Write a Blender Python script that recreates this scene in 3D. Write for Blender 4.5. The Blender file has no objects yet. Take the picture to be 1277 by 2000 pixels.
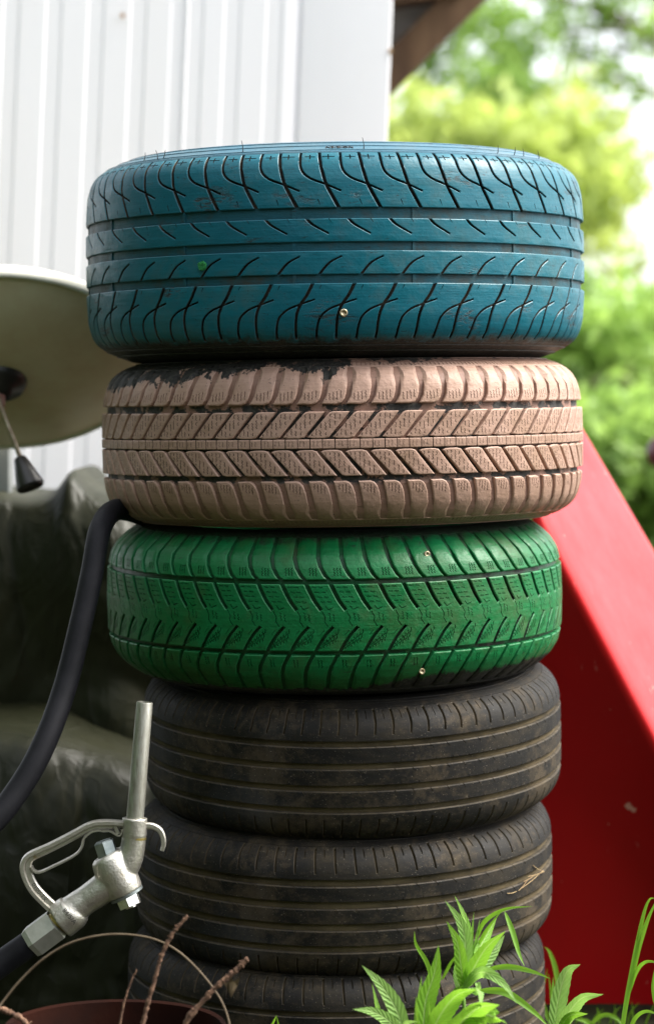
import bpy, bmesh, math, random
import numpy as np
from mathutils import Vector, Matrix, noise
from mathutils.geometry import delaunay_2d_cdt
R = math.radians
random.seed(7); np.random.seed(7)
SC = bpy.context.scene
COL = SC.collection

# ------------------------------------------------------------------ camera, world, sun, exposure
CAM_D, CAM_H, F = 3.2, 0.83, 4950.0
cam = bpy.data.cameras.new('camera'); cam_o = bpy.data.objects.new('camera', cam); COL.objects.link(cam_o)
cam_o.location = (0, -CAM_D, CAM_H); cam_o.rotation_euler = (R(90), 0, 0)
cam.sensor_fit = 'VERTICAL'; cam.sensor_height = 36; cam.lens = 36*F/2000
cam.shift_y = -0.105; cam.clip_start = 0.05; cam.clip_end = 500
cam.dof.use_dof = True; cam.dof.focus_distance = 2.90; cam.dof.aperture_fstop = 3.6
SC.camera = cam_o
SUN_ELEV, SUN_AZ = 50, 86          # azimuth clockwise from the view direction (+Y) towards +X
w = bpy.data.worlds.new('World'); SC.world = w; w.use_nodes = True
nt = w.node_tree; sky = nt.nodes.new('ShaderNodeTexSky'); sky.sky_type = 'NISHITA'; sky.sun_disc = False
sky.sun_elevation = R(SUN_ELEV); sky.sun_rotation = R(SUN_AZ); sky.dust_density = 4.0; sky.air_density = 0.8; sky.ozone_density = 1.0
bg = nt.nodes['Background']; bg.inputs[1].default_value = 0.10
hs = nt.nodes.new('ShaderNodeHueSaturation'); hs.inputs['Saturation'].default_value = .45      # thin even cloud
nt.links.new(sky.outputs[0], hs.inputs['Color']); va = nt.nodes.new('ShaderNodeVectorMath'); va.operation = 'ADD'; va.inputs[1].default_value = (2.9, 2.95, 3.0)      # even white cloud cover
nt.links.new(hs.outputs[0], va.inputs[0]); nt.links.new(va.outputs[0], bg.inputs[0])
sl = bpy.data.lights.new('sun', 'SUN'); sl.energy = 2.8; sl.angle = R(36); sl.color = (1, .95, .87)
so = bpy.data.objects.new('sun', sl); COL.objects.link(so)
sd = Vector((math.sin(R(SUN_AZ))*math.cos(R(SUN_ELEV)), math.cos(R(SUN_AZ))*math.cos(R(SUN_ELEV)), math.sin(R(SUN_ELEV))))
so.rotation_euler = sd.to_track_quat('Z', 'Y').to_euler(); so.location = (3, 2, 5)
SC.view_settings.view_transform = 'Standard'; SC.view_settings.look = 'None'
SC.view_settings.exposure = 1.72; SC.view_settings.gamma = 1
SC.render.engine = 'CYCLES'; SC.cycles.max_bounces = 8; SC.cycles.transparent_max_bounces = 6

# ------------------------------------------------------------------ helpers
def at(px, py, D):
    """point seen at full-size photo pixel px,py standing D metres in front of the lens"""
    return Vector(((px-638.5)/F*D, D-CAM_D, CAM_H-(py-790)/F*D))
def tag(o, label=None, cat=None, group=None, kind=None):
    if label: o['label'] = label
    if cat: o['category'] = cat
    if group: o['group'] = group
    if kind: o['kind'] = kind
    return o
def empty(name, loc=(0, 0, 0), rot=(0, 0, 0)):
    o = bpy.data.objects.new(name, None); COL.objects.link(o); o.location = loc; o.rotation_euler = rot
    o.empty_display_size = .05
    return o
def mesh_obj(name, verts, faces, mats, parent=None, smooth=True, midx=None, local=True):
    me = bpy.data.meshes.new(name); me.from_pydata([tuple(v) for v in verts], [], [tuple(f) for f in faces])
    for m in (mats if isinstance(mats, (list, tuple)) else [mats]): me.materials.append(m)
    if midx is not None: me.polygons.foreach_set('material_index', np.array(midx, dtype=np.int32))
    me.polygons.foreach_set('use_smooth', [smooth]*len(me.polygons)); me.update()
    o = bpy.data.objects.new(name, me); COL.objects.link(o)
    if parent: o.parent = parent
    return o
class MB:
    """gathers verts and faces (world space) and builds one mesh object"""
    def __init__(s): s.v = []; s.f = []; s.m = []
    def add(s, vs, fs, mi=0):
        b = len(s.v); s.v += [Vector(v) for v in vs]; s.f += [tuple(i+b for i in f) for f in fs]; s.m += [mi]*len(fs)
    def box(s, c, size, rot=None, mi=0):
        x, y, z = [a/2 for a in size]; vs = [Vector((i*x, j*y, k*z)) for i in (-1, 1) for j in (-1, 1) for k in (-1, 1)]
        if rot is not None: vs = [rot @ v for v in vs]
        s.add([Vector(c)+v for v in vs], [(0, 1, 3, 2), (4, 6, 7, 5), (0, 4, 5, 1), (2, 3, 7, 6), (0, 2, 6, 4), (1, 5, 7, 3)], mi)
    def tube(s, pts, rad, n=12, caps=True, sub=1, mi=0, flat=1.0, squash_dir=None):
        pts = [Vector(p) for p in pts]; rads = list(rad) if hasattr(rad, '__len__') else [rad]*len(pts)
        if sub > 1: pts, rads = spline(pts, rads, sub)
        N = len(pts); tn = []
        for i in range(N):
            d = pts[min(i+1, N-1)]-pts[max(i-1, 0)]; tn.append(d.normalized())
        up = Vector((0, 1, 0)) if squash_dir is None else Vector(squash_dir)
        if abs(tn[0].dot(up)) > .95: up = Vector((1, 0, 0))
        vs = []; nrm = (up-tn[0]*up.dot(tn[0])).normalized()
        for i in range(N):
            nrm = (nrm-tn[i]*nrm.dot(tn[i])).normalized(); b = tn[i].cross(nrm)
            for k in range(n):
                a = 2*math.pi*k/n; vs.append(pts[i]+(nrm*math.cos(a)*flat+b*math.sin(a))*rads[i])
        fs = [(i*n+k, i*n+(k+1) % n, (i+1)*n+(k+1) % n, (i+1)*n+k) for i in range(N-1) for k in range(n)]
        if caps: fs += [tuple(range(n-1, -1, -1)), tuple((N-1)*n+k for k in range(n))]
        s.add(vs, fs, mi)
    def build(s, name, mats, parent=None, smooth=True, angle=40):
        inv = parent.matrix_basis.inverted() if parent else Matrix()
        o = mesh_obj(name, [inv @ v for v in s.v], s.f, mats, parent, smooth, s.m)
        if smooth: o.data.set_sharp_from_angle(angle=R(angle))
        return o
def spline(pts, rads, sub):
    P = [pts[0]*2-pts[1]]+pts+[pts[-1]*2-pts[-2]]; Q = []; Rr = []
    for i in range(1, len(P)-2):
        for k in range(sub):
            t = k/sub; a, b, c, d = P[i-1], P[i], P[i+1], P[i+2]
            Q.append(.5*((2*b)+(c-a)*t+(2*a-5*b+4*c-d)*t*t+(3*b-a-3*c+d)*t**3)); Rr.append(rads[i-1]*(1-t)+rads[i]*t)
    Q.append(pts[-1]); Rr.append(rads[-1]); return Q, Rr

# ------------------------------------------------------------------ node helpers
class G:
    def __init__(s, name):
        s.m = bpy.data.materials.new(name); s.m.use_nodes = True; s.t = s.m.node_tree; s.b = s.t.nodes['Principled BSDF']; s.out = s.t.nodes['Material Output']
    def n(s, typ, **kw):
        nd = s.t.nodes.new(typ)
        for k, v in kw.items(): setattr(nd, k, v)
        return nd
    def l(s, a, b):
        if isinstance(a, (int, float)): b.default_value = a
        elif isinstance(a, (tuple, list)): b.default_value = (*a, 1) if len(a) == 3 and len(b.default_value) == 4 else a
        else: s.t.links.new(a, b)
    def M(s, op, a, b=0.0, c=None):
        nd = s.n('ShaderNodeMath', operation=op); s.l(a, nd.inputs[0]); s.l(b, nd.inputs[1])
        if c is not None: s.l(c, nd.inputs[2])
        return nd.outputs[0]
    def coords(s, obj=None):
        tc = s.n('ShaderNodeTexCoord')
        if obj: tc.object = obj
        return tc.outputs['Object']
    def scale(s, vec, sc):
        nd = s.n('ShaderNodeMapping'); s.l(vec, nd.inputs[0]); nd.inputs['Scale'].default_value = sc; return nd.outputs[0]
    def noise(s, vec, sc, det=4, rough=.55, dist=0.0):
        nd = s.n('ShaderNodeTexNoise'); s.l(vec, nd.inputs['Vector']); nd.inputs['Scale'].default_value = sc
        nd.inputs['Detail'].default_value = det; nd.inputs['Roughness'].default_value = rough; nd.inputs['Distortion'].default_value = dist
        return nd.outputs[0]
    def ramp(s, fac, a, b, va=0.0, vb=1.0):
        nd = s.n('ShaderNodeMapRange', clamp=True); s.l(fac, nd.inputs[0])
        s.l(a, nd.inputs[1]); s.l(b, nd.inputs[2]); s.l(va, nd.inputs[3]); s.l(vb, nd.inputs[4]); return nd.outputs[0]
    def mix(s, f, a, b):
        nd = s.n('ShaderNodeMix', data_type='RGBA'); s.l(f, nd.inputs[0]); s.l(a, nd.inputs[6]); s.l(b, nd.inputs[7]); return nd.outputs[2]
    def xyz(s, v):
        nd = s.n('ShaderNodeSeparateXYZ'); s.l(v, nd.inputs[0]); return nd.outputs
    def vec(s, x, y, z):
        nd = s.n('ShaderNodeCombineXYZ'); s.l(x, nd.inputs[0]); s.l(y, nd.inputs[1]); s.l(z, nd.inputs[2]); return nd.outputs[0]
    def bump(s, h, strength=.5, dist=.002):
        nd = s.n('ShaderNodeBump'); s.l(h, nd.inputs['Height']); nd.inputs['Strength'].default_value = strength; nd.inputs['Distance'].default_value = dist
        s.l(nd.outputs[0], s.b.inputs['Normal'])
    def set(s, col=None, rough=None, metal=None, spec=None):
        if col is not None: s.l(col, s.b.inputs['Base Color'])
        if rough is not None: s.l(rough, s.b.inputs['Roughness'])
        if metal is not None: s.l(metal, s.b.inputs['Metallic'])
        if spec is not None: s.l(spec, s.b.inputs['Specular IOR Level'])
        return s.m
def simple(name, c1, c2, sc=20, rough=.6, metal=0, bump=0, bsc=None, spec=.5, dist=.001):
    g = G(name); v = g.coords(); f = g.noise(v, sc, 5)
    g.set(g.mix(g.ramp(f, .35, .65), c1, c2), rough, metal, spec)
    if bump: g.bump(g.noise(v, bsc or sc*4, 5), bump, dist)
    return g.m

# ------------------------------------------------------------------ tyres
class Profile:
    def __init__(s, pts):
        z = np.array([p[0] for p in pts], float); r = np.array([p[1] for p in pts], float)
        a = np.concatenate([[0], np.cumsum(np.hypot(np.diff(z), np.diff(r)))])
        t = np.arange(0, a[-1], 1.0); zz = np.interp(t, a, z); rr = np.interp(t, a, r)
        zz = np.concatenate([-zz[:0:-1], zz]); rr = np.concatenate([rr[:0:-1], rr]); t = np.concatenate([-t[:0:-1], t])
        k = np.hanning(15); k /= k.sum()
        pad = lambda q: np.convolve(np.pad(q, 7, mode='reflect', reflect_type='odd'), k, 'valid')
        s.z, s.r, s.v = pad(zz), pad(rr), t
        dz, dr = np.gradient(s.z), np.gradient(s.r); L = np.hypot(dz, dr); s.nr, s.nz = dz/L, -dr/L
        s.R = s.r.max(); i = np.argmax(s.z); s.zi = (s.z[len(t)//2:i+1], t[len(t)//2:i+1]); s.vmax = t[-1]
    def v_of_z(s, z): return math.copysign(np.interp(abs(z), s.zi[0], s.zi[1]), z)
    def pos(s, u, v, h, M=.001):
        th = np.asarray(u)/s.R; r = np.interp(v, s.v, s.r)+np.interp(v, s.v, s.nr)*h; z = np.interp(v, s.v, s.z)+np.interp(v, s.v, s.nz)*h
        return np.stack([r*np.sin(th), -r*np.cos(th), z], 1)*M
def strip(pts, w0, w1=None, grow=0.0):
    """thin polygon round a polyline; width from w0 to w1 (mm)"""
    w1 = w0 if w1 is None else w1; P = [np.array(p, float) for p in pts]; n = len(P); Lr, Rr = [], []
    for i, p in enumerate(P):
        d = P[min(i+1, n-1)]-P[max(i-1, 0)]; d /= np.hypot(*d); q = np.array([-d[1], d[0]]); ww = (w0+(w1-w0)*i/(n-1))/2+grow
        e = -d*grow if i == 0 else (d*grow if i == n-1 else 0)
        Lr.append(p+q*ww+e); Rr.append(p-q*ww+e)
    return Lr+Rr[::-1]
def zigzag(u0, z0, u1, z1, n=6, amp=.5):
    out = []; d = np.array([u1-u0, z1-z0]); L = np.hypot(*d); q = np.array([-d[1], d[0]])/L
    for i in range(n+1): out.append(np.array([u0, z0])+d*i/n+q*(amp if i % 2 else -amp))
    return out
def catmull(pts, sub=4):
    v, _ = spline([Vector((p[0], p[1], 0)) for p in pts], [0]*len(pts), sub); return [(p.x, p.y) for p in v]
def inside(poly, X, Y):
    poly = np.array(poly); x0, y0 = poly[:, 0], poly[:, 1]; x1, y1 = np.roll(x0, -1), np.roll(y0, -1); c = np.zeros(len(X), bool)
    for a, b, cc, d in zip(x0, y0, x1, y1):
        if b == d: continue
        c ^= ((b > Y) != (d > Y)) & (X < (cc-a)*(Y-b)/(d-b)+a)
    return c
def near(loop, P, closed=True, eps=1e-3):
    L = np.array(loop, float); A = L if closed else L[:-1]; B = np.roll(L, -1, 0) if closed else L[1:]
    out = np.zeros(len(P), bool)
    for a, b in zip(A, B):
        d = b-a; t = np.clip(((P-a)@d)/max(d@d, 1e-12), 0, 1); out |= np.hypot(*(P-(a+t[:, None]*d)).T) < eps
    return out
def offset_in(poly, b):
    P = np.array(poly, float); n = len(P); area = .5*np.sum(P[:, 0]*np.roll(P[:, 1], -1)-np.roll(P[:, 0], -1)*P[:, 1]); sg = 1 if area > 0 else -1
    out = []
    for i in range(n):
        e1 = P[i]-P[i-1]; e2 = P[(i+1) % n]-P[i]; e1 /= np.hypot(*e1); e2 /= np.hypot(*e2)
        n1 = np.array([-e1[1], e1[0]])*sg; n2 = np.array([-e2[1], e2[0]])*sg; m = n1+n2; m /= max(np.hypot(*m), 1e-6); out.append(P[i]+m*b/max(m@n1, .35))
    return out
def su(q, k): return [(a*k, b) for a, b in q]
def suc(cs, k): return [dict(c, poly=su(c['poly'], k), grow=su(c['grow'], k) if c.get('grow') else None) for c in cs]
def tile(prof, outer, cuts, P=None, base=9.0, bevel=.8, drop=.55, step=6.0):
    """mesh of one tread element. outer: polygon in (u,z); with P set it is a full pitch of a continuous rib (outer = (z0,z1)).
    cuts: dicts poly, grow(poly or None), depth"""
    vz = prof.v_of_z
    cv = lambda poly: [(p[0], vz(p[1])) for p in poly]
    if P: v0, v1 = sorted((vz(outer[0]), vz(outer[1]))); O = [(0, v0), (P, v0), (P, v1), (0, v1)]
    else: O = cv(outer)
    cs = []
    for c in cuts:
        for sh in ((-2, -1, 0, 1, 2) if P else (0,)):
            mv = lambda q: [(a+sh*(P or 0), b) for a, b in cv(q)]
            pl = mv(c['poly']); xs = [p[0] for p in pl]
            if P and (max(xs) < -.5 or min(xs) > P+.5): continue
            cs.append((pl, mv(c['grow']) if c.get('grow') else None, c['depth']))
    pts, edges = [], []
    def loop(poly, closed=True):
        b = len(pts); pts.extend(poly); n = len(poly); edges.extend((b+i, b+(i+1) % n) for i in range(n if closed else n-1))
    loop(O)
    if P:
        inner = None
        for vv in (v0+bevel, v1-bevel): loop([(-.0, vv), (P, vv)], False)
    else: inner = offset_in(O, bevel); loop(inner)
    for pl, gr, d in cs:
        loop(pl)
        if gr: loop(gr)
    xs = [p[0] for p in O]; ys = [p[1] for p in O]; nu = max(1, round((max(xs)-min(xs))/step)); nv = max(1, round((max(ys)-min(ys))/(step*.6)))
    for i in range(nu+1):
        for j in range(1, nv):
            a = min(xs)+(max(xs)-min(xs))*i/nu; b = min(ys)+(max(ys)-min(ys))*j/nv
            if P or inside(inner, np.array([a]), np.array([b]))[0]: pts.append((a, b))
    V, E, T, *_ = delaunay_2d_cdt([Vector(p) for p in pts], edges, [], 0, 1e-4, False)
    V = np.array([tuple(v) for v in V]); T = [t for t in T if len(t) == 3]; T = np.array(T)
    C = V[T].mean(1); keep = inside(O, C[:, 0], C[:, 1]); T = T[keep]; C = C[keep]
    A = V[T[:, 1]]-V[T[:, 0]]; B = V[T[:, 2]]-V[T[:, 0]]; cr = A[:, 0]*B[:, 1]-A[:, 1]*B[:, 0]; keep = np.abs(cr) > 1e-5; T, C, cr = T[keep], C[keep], cr[keep]
    T[cr < 0] = T[cr < 0][:, ::-1]
    reg = np.zeros(len(T))
    for pl, gr, d in cs: reg[inside(pl, C[:, 0], C[:, 1])] = d
    low = np.zeros(len(V), bool)
    if P: low |= (np.abs(V[:, 1]-v0) < 1e-3) | (np.abs(V[:, 1]-v1) < 1e-3)
    else: low |= near(O, V)
    for pl, gr, d in cs:
        if gr: low |= near(pl, V)
    out, idx, F_, mi = [], {}, [], []
    def vid(i, h, tagk):
        k = (i, round(h, 3), tagk)
        if k not in idx: idx[k] = len(out); out.append((V[i][0], V[i][1], h))
        return idx[k]
    ht = lambda i: -drop if low[i] else 0.0
    em = {}
    for ti, t in enumerate(T):
        d = reg[ti]
        F_.append([vid(i, ht(i) if d == 0 else -d, 0 if d == 0 else 1) for i in t]); mi.append(0 if d == 0 else 1)
        for a, b in ((t[0], t[1]), (t[1], t[2]), (t[2], t[0])): em[(a, b)] = ti
    for (a, b), ti in em.items():
        o = em.get((b, a)); da = reg[ti]
        if o is None:
            if P and (abs(V[a][0]-V[b][0]) < 1e-3) and (abs(V[a][0]) < 1e-3 or abs(V[a][0]-P) < 1e-3): continue
            ta, tb = (ht(a), ht(b)) if da == 0 else (-da, -da)
            F_.append([vid(b, tb, 2), vid(a, ta, 2), vid(a, -base, 2), vid(b, -base, 2)]); mi.append(0)
        elif reg[o] > da + 1e-6:
            ta, tb = (ht(a), ht(b)) if da == 0 else (-da, -da); d2 = reg[o]
            F_.append([vid(b, tb, 3), vid(a, ta, 3), vid(a, -d2, 3), vid(b, -d2, 3)]); mi.append(1)
    o = np.array(out); return o, F_, mi
def place(prof, o, fc, mi, name, mats, parent, N=1, P=0, u0=0.0):
    vs, fs, ms = [], [], []
    n = len(o)
    for k in range(N):
        vs.append(prof.pos(o[:, 0]+u0+k*P, o[:, 1], o[:, 2])); fs += [[i+k*n for i in f] for f in fc]; ms += mi
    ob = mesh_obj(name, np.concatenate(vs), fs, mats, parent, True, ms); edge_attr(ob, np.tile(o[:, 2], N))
    return ob
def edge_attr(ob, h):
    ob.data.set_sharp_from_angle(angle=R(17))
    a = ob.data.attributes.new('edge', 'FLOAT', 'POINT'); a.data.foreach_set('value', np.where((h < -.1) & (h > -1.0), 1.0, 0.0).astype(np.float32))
def ring_cap(prof, vt, depth_fn, mats, parent, name='carcass', nth=220, ridges=()):
    vs_ = np.concatenate([np.arange(-prof.vmax, -vt, 2.0), [-vt-.01], np.arange(-vt, vt+.1, 2.0), [vt+.01], np.arange(vt+2, prof.vmax+.1, 2.0)])
    vs_ = np.sort(np.concatenate([vs_]+[[q-.7, q-.3, q+.3, q+.7] for q, _ in ridges]))
    h = np.array([depth_fn(v) for v in vs_])
    for q, a in ridges: h += np.where(np.abs(vs_-q) < .5, a, 0)
    ring = prof.pos(np.zeros(len(vs_)), vs_, h); rr = -ring[:, 1]; zz = ring[:, 2]
    inn = [(rr[-1]-.000, zz[-1]-.012), (rr[-1]+.02, zz[-1]-.004), (prof.R*.001-.03, zz.max()*.75), (prof.R*.001-.018, 0), (prof.R*.001-.03, -zz.max()*.75), (rr[0]+.02, zz[0]+.004), (rr[0], zz[0]+.012)]
    rr = np.concatenate([rr, [q[0] for q in inn]]); zz = np.concatenate([zz, [q[1] for q in inn]]); m = len(rr)
    th = np.linspace(0, 2*math.pi, nth, endpoint=False)
    V = np.stack([np.outer(np.sin(th), rr), -np.outer(np.cos(th), rr), np.outer(np.ones(nth), zz)], 2).reshape(-1, 3)
    Fc = [(i*m+j, ((i+1) % nth)*m+j, ((i+1) % nth)*m+(j+1) % m, i*m+(j+1) % m) for i in range(nth) for j in range(m)]
    o = mesh_obj(name, V, Fc, mats, parent, True); o.data.set_sharp_from_angle(angle=R(50)); return o

def rubber(name, root, prof, base=(.022, .021, .02), dust=(.13, .105, .075), dust_amt=.5, groove=False, rough=.6):
    g = G(name); x, y, z = g.xyz(g.coords(root)); th = g.M('ARCTAN2', x, g.M('MULTIPLY', y, -1)); u = g.M('MULTIPLY', th, prof.R*.001)
    r = g.M('SQRT', g.M('ADD', g.M('MULTIPLY', x, x), g.M('MULTIPLY', y, y))); v = g.vec(u, z, r)
    n1 = g.noise(v, 14, 6, .62); n2 = g.noise(g.scale(v, (30, 150, 60)), 1, 4, .6); n3 = g.noise(v, 300, 3, .6)
    f = g.M('ADD', g.M('MULTIPLY', n1, .75), g.M('MULTIPLY', n2, .3))
    lo = .62-dust_amt*.25
    m = g.ramp(f, lo, lo+.22, .04, .9 if groove else .6)
    col = g.mix(m, base, dust)
    mud = g.ramp(g.M('ADD', g.M('MULTIPLY', g.noise(v, 7, 3), .6), g.M('MULTIPLY', g.noise(v, 90, 6, .8), .5)), .53, .64, 0, .5); col = g.mix(mud, col, (.075, .055, .032))
    if not groove: col = g.mix(g.ramp(g.noise(v, 6, 4), .52, .7, 0, .45), col, (.05, .055, .065))
    col = g.mix(g.ramp(g.noise(v, 700, 2), .68, .74, 0, .7), col, (.30, .26, .2))
    eg = g.n('ShaderNodeAttribute', attribute_name='edge').outputs['Fac']; col = g.mix(g.M('MULTIPLY', eg, g.ramp(g.noise(v, 30, 5, .7), .35, .7, .1, .7)), col, (.13, .105, .07))  # paler rib lips: caught light painted in, along with edge dust
    g.bump(g.M('ADD', g.M('MULTIPLY', n2, .5), g.M('MULTIPLY', n3, .5)), .5, .001)
    return g.set(col, g.ramp(n1, .3, .7, rough-.05, rough+.25), 0, .22)

def painted(name, root, prof, paint, dark, bare_fn=None, bare_amt=0.0, dirt=.35, rough=.42, dirtcol=(.10, .075, .04), brush=1.0, bare_col=(.012, .012, .012), edge_amt=.7, grime=None, thick=.6):
    """paint brushed on rubber. bare_fn(g, th, z, noise) -> mask 0..1 of unpainted rubber"""
    g = G(name); x, y, z = g.xyz(g.coords(root)); th = g.M('ARCTAN2', x, g.M('MULTIPLY', y, -1)); u = g.M('MULTIPLY', th, prof.R*.001)
    r = g.M('SQRT', g.M('ADD', g.M('MULTIPLY', x, x), g.M('MULTIPLY', y, y))); v = g.vec(u, z, r)
    big = g.noise(v, 9, 5, .6); br = g.noise(g.scale(v, (18, 420, 60)), 1, 4, .65); fine = g.noise(v, 260, 4, .6); blot = g.noise(v, 45, 6, .7)
    col = g.mix(g.ramp(big, .3, .7), paint, dark)
    col = g.mix(g.ramp(br, .45, .8, 0, .35*brush), col, tuple(min(1, c*1.9+.01) for c in paint))
    col = g.mix(g.ramp(g.M('ADD', g.M('MULTIPLY', big, .5), g.M('MULTIPLY', blot, .5)), .50, .66, 0, dirt), col, dirtcol)
    col = g.mix(g.ramp(g.noise(v, 480, 2, .5), .68, .73, 0, .8), col, bare_col)
    col = g.mix(g.ramp(g.noise(g.scale(v, (60, 240, 60)), 1, 5, .75), .63, .68, 0, .75), col, bare_col)
    eg = g.n('ShaderNodeAttribute', attribute_name='edge').outputs['Fac']; col = g.mix(g.M('MULTIPLY', eg, g.ramp(g.noise(v, 30, 5, .7), .35, .65, .0, edge_amt)), col, tuple(min(1, c*1.6+.03) for c in paint))  # lighter paint on tread edges: caught light put into the colour, plus wear
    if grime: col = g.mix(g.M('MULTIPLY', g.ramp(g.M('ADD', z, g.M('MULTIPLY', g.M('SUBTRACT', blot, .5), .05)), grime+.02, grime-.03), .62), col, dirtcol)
    h = g.M('ADD', g.M('ADD', g.M('MULTIPLY', br, .45), g.M('MULTIPLY', fine, .55)), g.M('MULTIPLY', g.noise(v, 110, 3, .6), thick))
    rg = g.ramp(blot, .3, .7, rough-.08, rough+.16)
    if bare_fn:
        bm = bare_fn(g, th, z, g.noise(g.scale(v, (75, 45, 60)), 1, 6, .7), blot, v)
        col = g.mix(bm, col, g.mix(g.ramp(fine, .4, .7), bare_col, (.045, .042, .035))); rg = g.M('ADD', g.M('MULTIPLY', bm, .12), rg)
        h = g.M('SUBTRACT', h, g.M('MULTIPLY', bm, .9))
    g.bump(h, .45, .0012)
    return g.set(col, rg, 0, .28)

def curve_of(g, x, pts):
    """piecewise linear curve of x through pts"""
    nd = g.n('ShaderNodeFloatCurve'); lo, hi = pts[0][0], pts[-1][0]; ys = [p[1] for p in pts]; y0, y1 = min(ys), max(ys)+1e-6
    c = nd.mapping.curves[0]
    while len(c.points) < len(pts): c.points.new(.5, .5)
    for p, (a, b) in zip(c.points, pts): p.location = ((a-lo)/(hi-lo), (b-y0)/(y1-y0)); p.handle_type = 'VECTOR'
    nd.mapping.update(); g.l(g.ramp(x, lo, hi), nd.inputs['Value']); return g.M('ADD', g.M('MULTIPLY', nd.outputs[0], y1-y0), y0)

TYRES = 'tyres stacked one on another'
def tyre_root(name, x, zf, tilt_f, tilt_r, Rr, spin, label):
    o = empty(name); y = 0.0
    o.rotation_mode = 'XYZ'
    # tilt_f: front edge lowered; tilt_r: right edge raised
    o.rotation_euler = (R(tilt_f), R(-tilt_r), 0)
    o.location = (x, y, zf+Rr*math.sin(R(tilt_f)))
    bpy.context.view_layer.update()
    return tag(o, label, 'tyre', TYRES)
def cut(pts, w0, w1=None, depth=5.0, grow=.7, sm=3):
    if sm > 1 and len(pts) > 2: pts = catmull(pts, sm)
    return dict(poly=strip(pts, w0, w1), grow=strip(pts, w0, w1, grow) if grow else None, depth=depth)
def sipe(u0, z0, u1, z1, n=6, amp=.45, w=.55, depth=2.5): return dict(poly=strip(zigzag(u0, z0, u1, z1, n, amp), w), depth=depth)
def line_cut(u0, z0, u1, z1, w=.6, depth=2.5): return dict(poly=strip([(u0, z0), (u1, z1)], w), depth=depth)

# ---- blue tyre
PB = Profile([(0, 312.7), (50, 312), (78, 310), (93, 306), (102, 301), (108, 294), (113, 286), (119, 272), (125, 256), (127, 240), (118, 222), (104, 212), (98, 206)])
bt = tyre_root('blue_tyre', .010, 1.0105, 0.0, .65, .3127, 0, 'topmost tyre of the stack, painted blue with curved black grooves')
def blue_bare(g, th, z, n, blot, v):
    a = g.ramp(g.M('ADD', z, g.M('MULTIPLY', g.M('SUBTRACT', n, .5), .030)), -.102, -.109)
    s = g.ramp(g.M('ADD', g.M('MULTIPLY', n, .6), g.M('MULTIPLY', g.noise(g.scale(v, (25, 260, 25)), 1, 4, .7), .4)), .64, .68, 0, .85)
    c = g.M('MULTIPLY', g.ramp(g.noise(g.scale(v, (14, 30, 14)), 1, 3, .5), .60, .70), g.ramp(g.noise(g.scale(v, (90, 330, 60)), 1, 5, .75), .50, .56, 0, .9))
    return g.M('MAXIMUM', g.M('MAXIMUM', a, c), s)
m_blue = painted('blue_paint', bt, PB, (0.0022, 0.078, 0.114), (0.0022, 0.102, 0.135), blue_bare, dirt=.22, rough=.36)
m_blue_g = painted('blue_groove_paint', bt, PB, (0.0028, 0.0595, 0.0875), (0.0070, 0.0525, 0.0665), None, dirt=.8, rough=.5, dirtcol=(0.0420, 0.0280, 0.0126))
m_blk_cut = rubber('cut_rubber', bt, PB, (.008, .008, .008), (.03, .025, .02), .2)
NB = 41; PBp = 2*math.pi*PB.R/NB
def brib(name, z0, z1, cuts, **k):
    o, f, mi = tile(PB, (z0, z1), cuts, P=PBp, step=6, **k)
    return place(PB, o, f, mi, name, [m_blue, m_blk_cut], bt, NB, PBp, u0=B0)
B0 = PB.R*R(0)+((365/2.504+640-654)/1.713)   # the pitch seen right of the middle
up = [cut([(0, 110), (2.3, 93.5), (8, 72.5), (15, 58.5), (23.5, 43)], 3.6, 4.0), cut([(-22.6, 110), (-21.7, 93.5), (-17.5, 84), (-8, 77), (7, 71.3), (25.6, 63.2)], 3.2, 2.0),
      line_cut(-17, 103.6, -4.6, 103.2, 1.0, 2), line_cut(-11, 106, -10.6, 100.5, 1.5, 2), line_cut(4, 103.8, 19, 103.6, 1.0, 2), line_cut(11, 106.5, 11.4, 100.5, 1.5, 2),
      cut([(-1, 54), (1.6, 47)], 1.1, .5, 2.5, None)]
brib('shoulder_rib', 44, 109.2, up, step=5) if False else None
o_, f_, m_ = tile(PB, (44.3, 109.2), up, P=PBp, step=5); place(PB, o_, f_, m_, 'shoulder_rib', [m_blue, m_blk_cut], bt, NB, PBp, B0)
o_, f_, m_ = tile(PB, (5.3, 31.6), [cut([(-15.2, 33), (-10, 27), (-3.5, 22.4), (11, 14.4)], 3.2, 1.8), cut([(10.5, 33), (14, 27.5)], 1.0, .5, 2.5, None)], P=PBp, step=6); place(PB, o_, f_, m_, 'centre_rib', [m_blue, m_blk_cut], bt, NB, PBp, B0)
o_, f_, m_ = tile(PB, (-31.8, -5.2), [cut([(25.6, -11.4), (15, -16.5), (8, -22), (-1, -33)], 1.7, 3.2)], P=PBp, step=6); place(PB, o_, f_, m_, 'centre_rib', [m_blue, m_blk_cut], bt, NB, PBp, B0)
lo = [cut([(-7, -40), (-15, -55.7), (-23, -67), (-28, -81), (-30, -106)], 4.0, 3.0), cut([(-6, -60.4), (-23, -66), (-38, -72), (-48, -81), (-52, -93), (-53.6, -106)], 1.9, 3.0),
      cut([(2, -44), (-.5, -49)], 1.0, .5, 2.5, None)]
o_, f_, m_ = tile(PB, (-109.2, -42.2), lo, P=PBp, step=5); place(PB, o_, f_, m_, 'shoulder_rib', [m_blue, m_blk_cut], bt, NB, PBp, B0)
vtB = PB.v_of_z(109.2)
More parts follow.
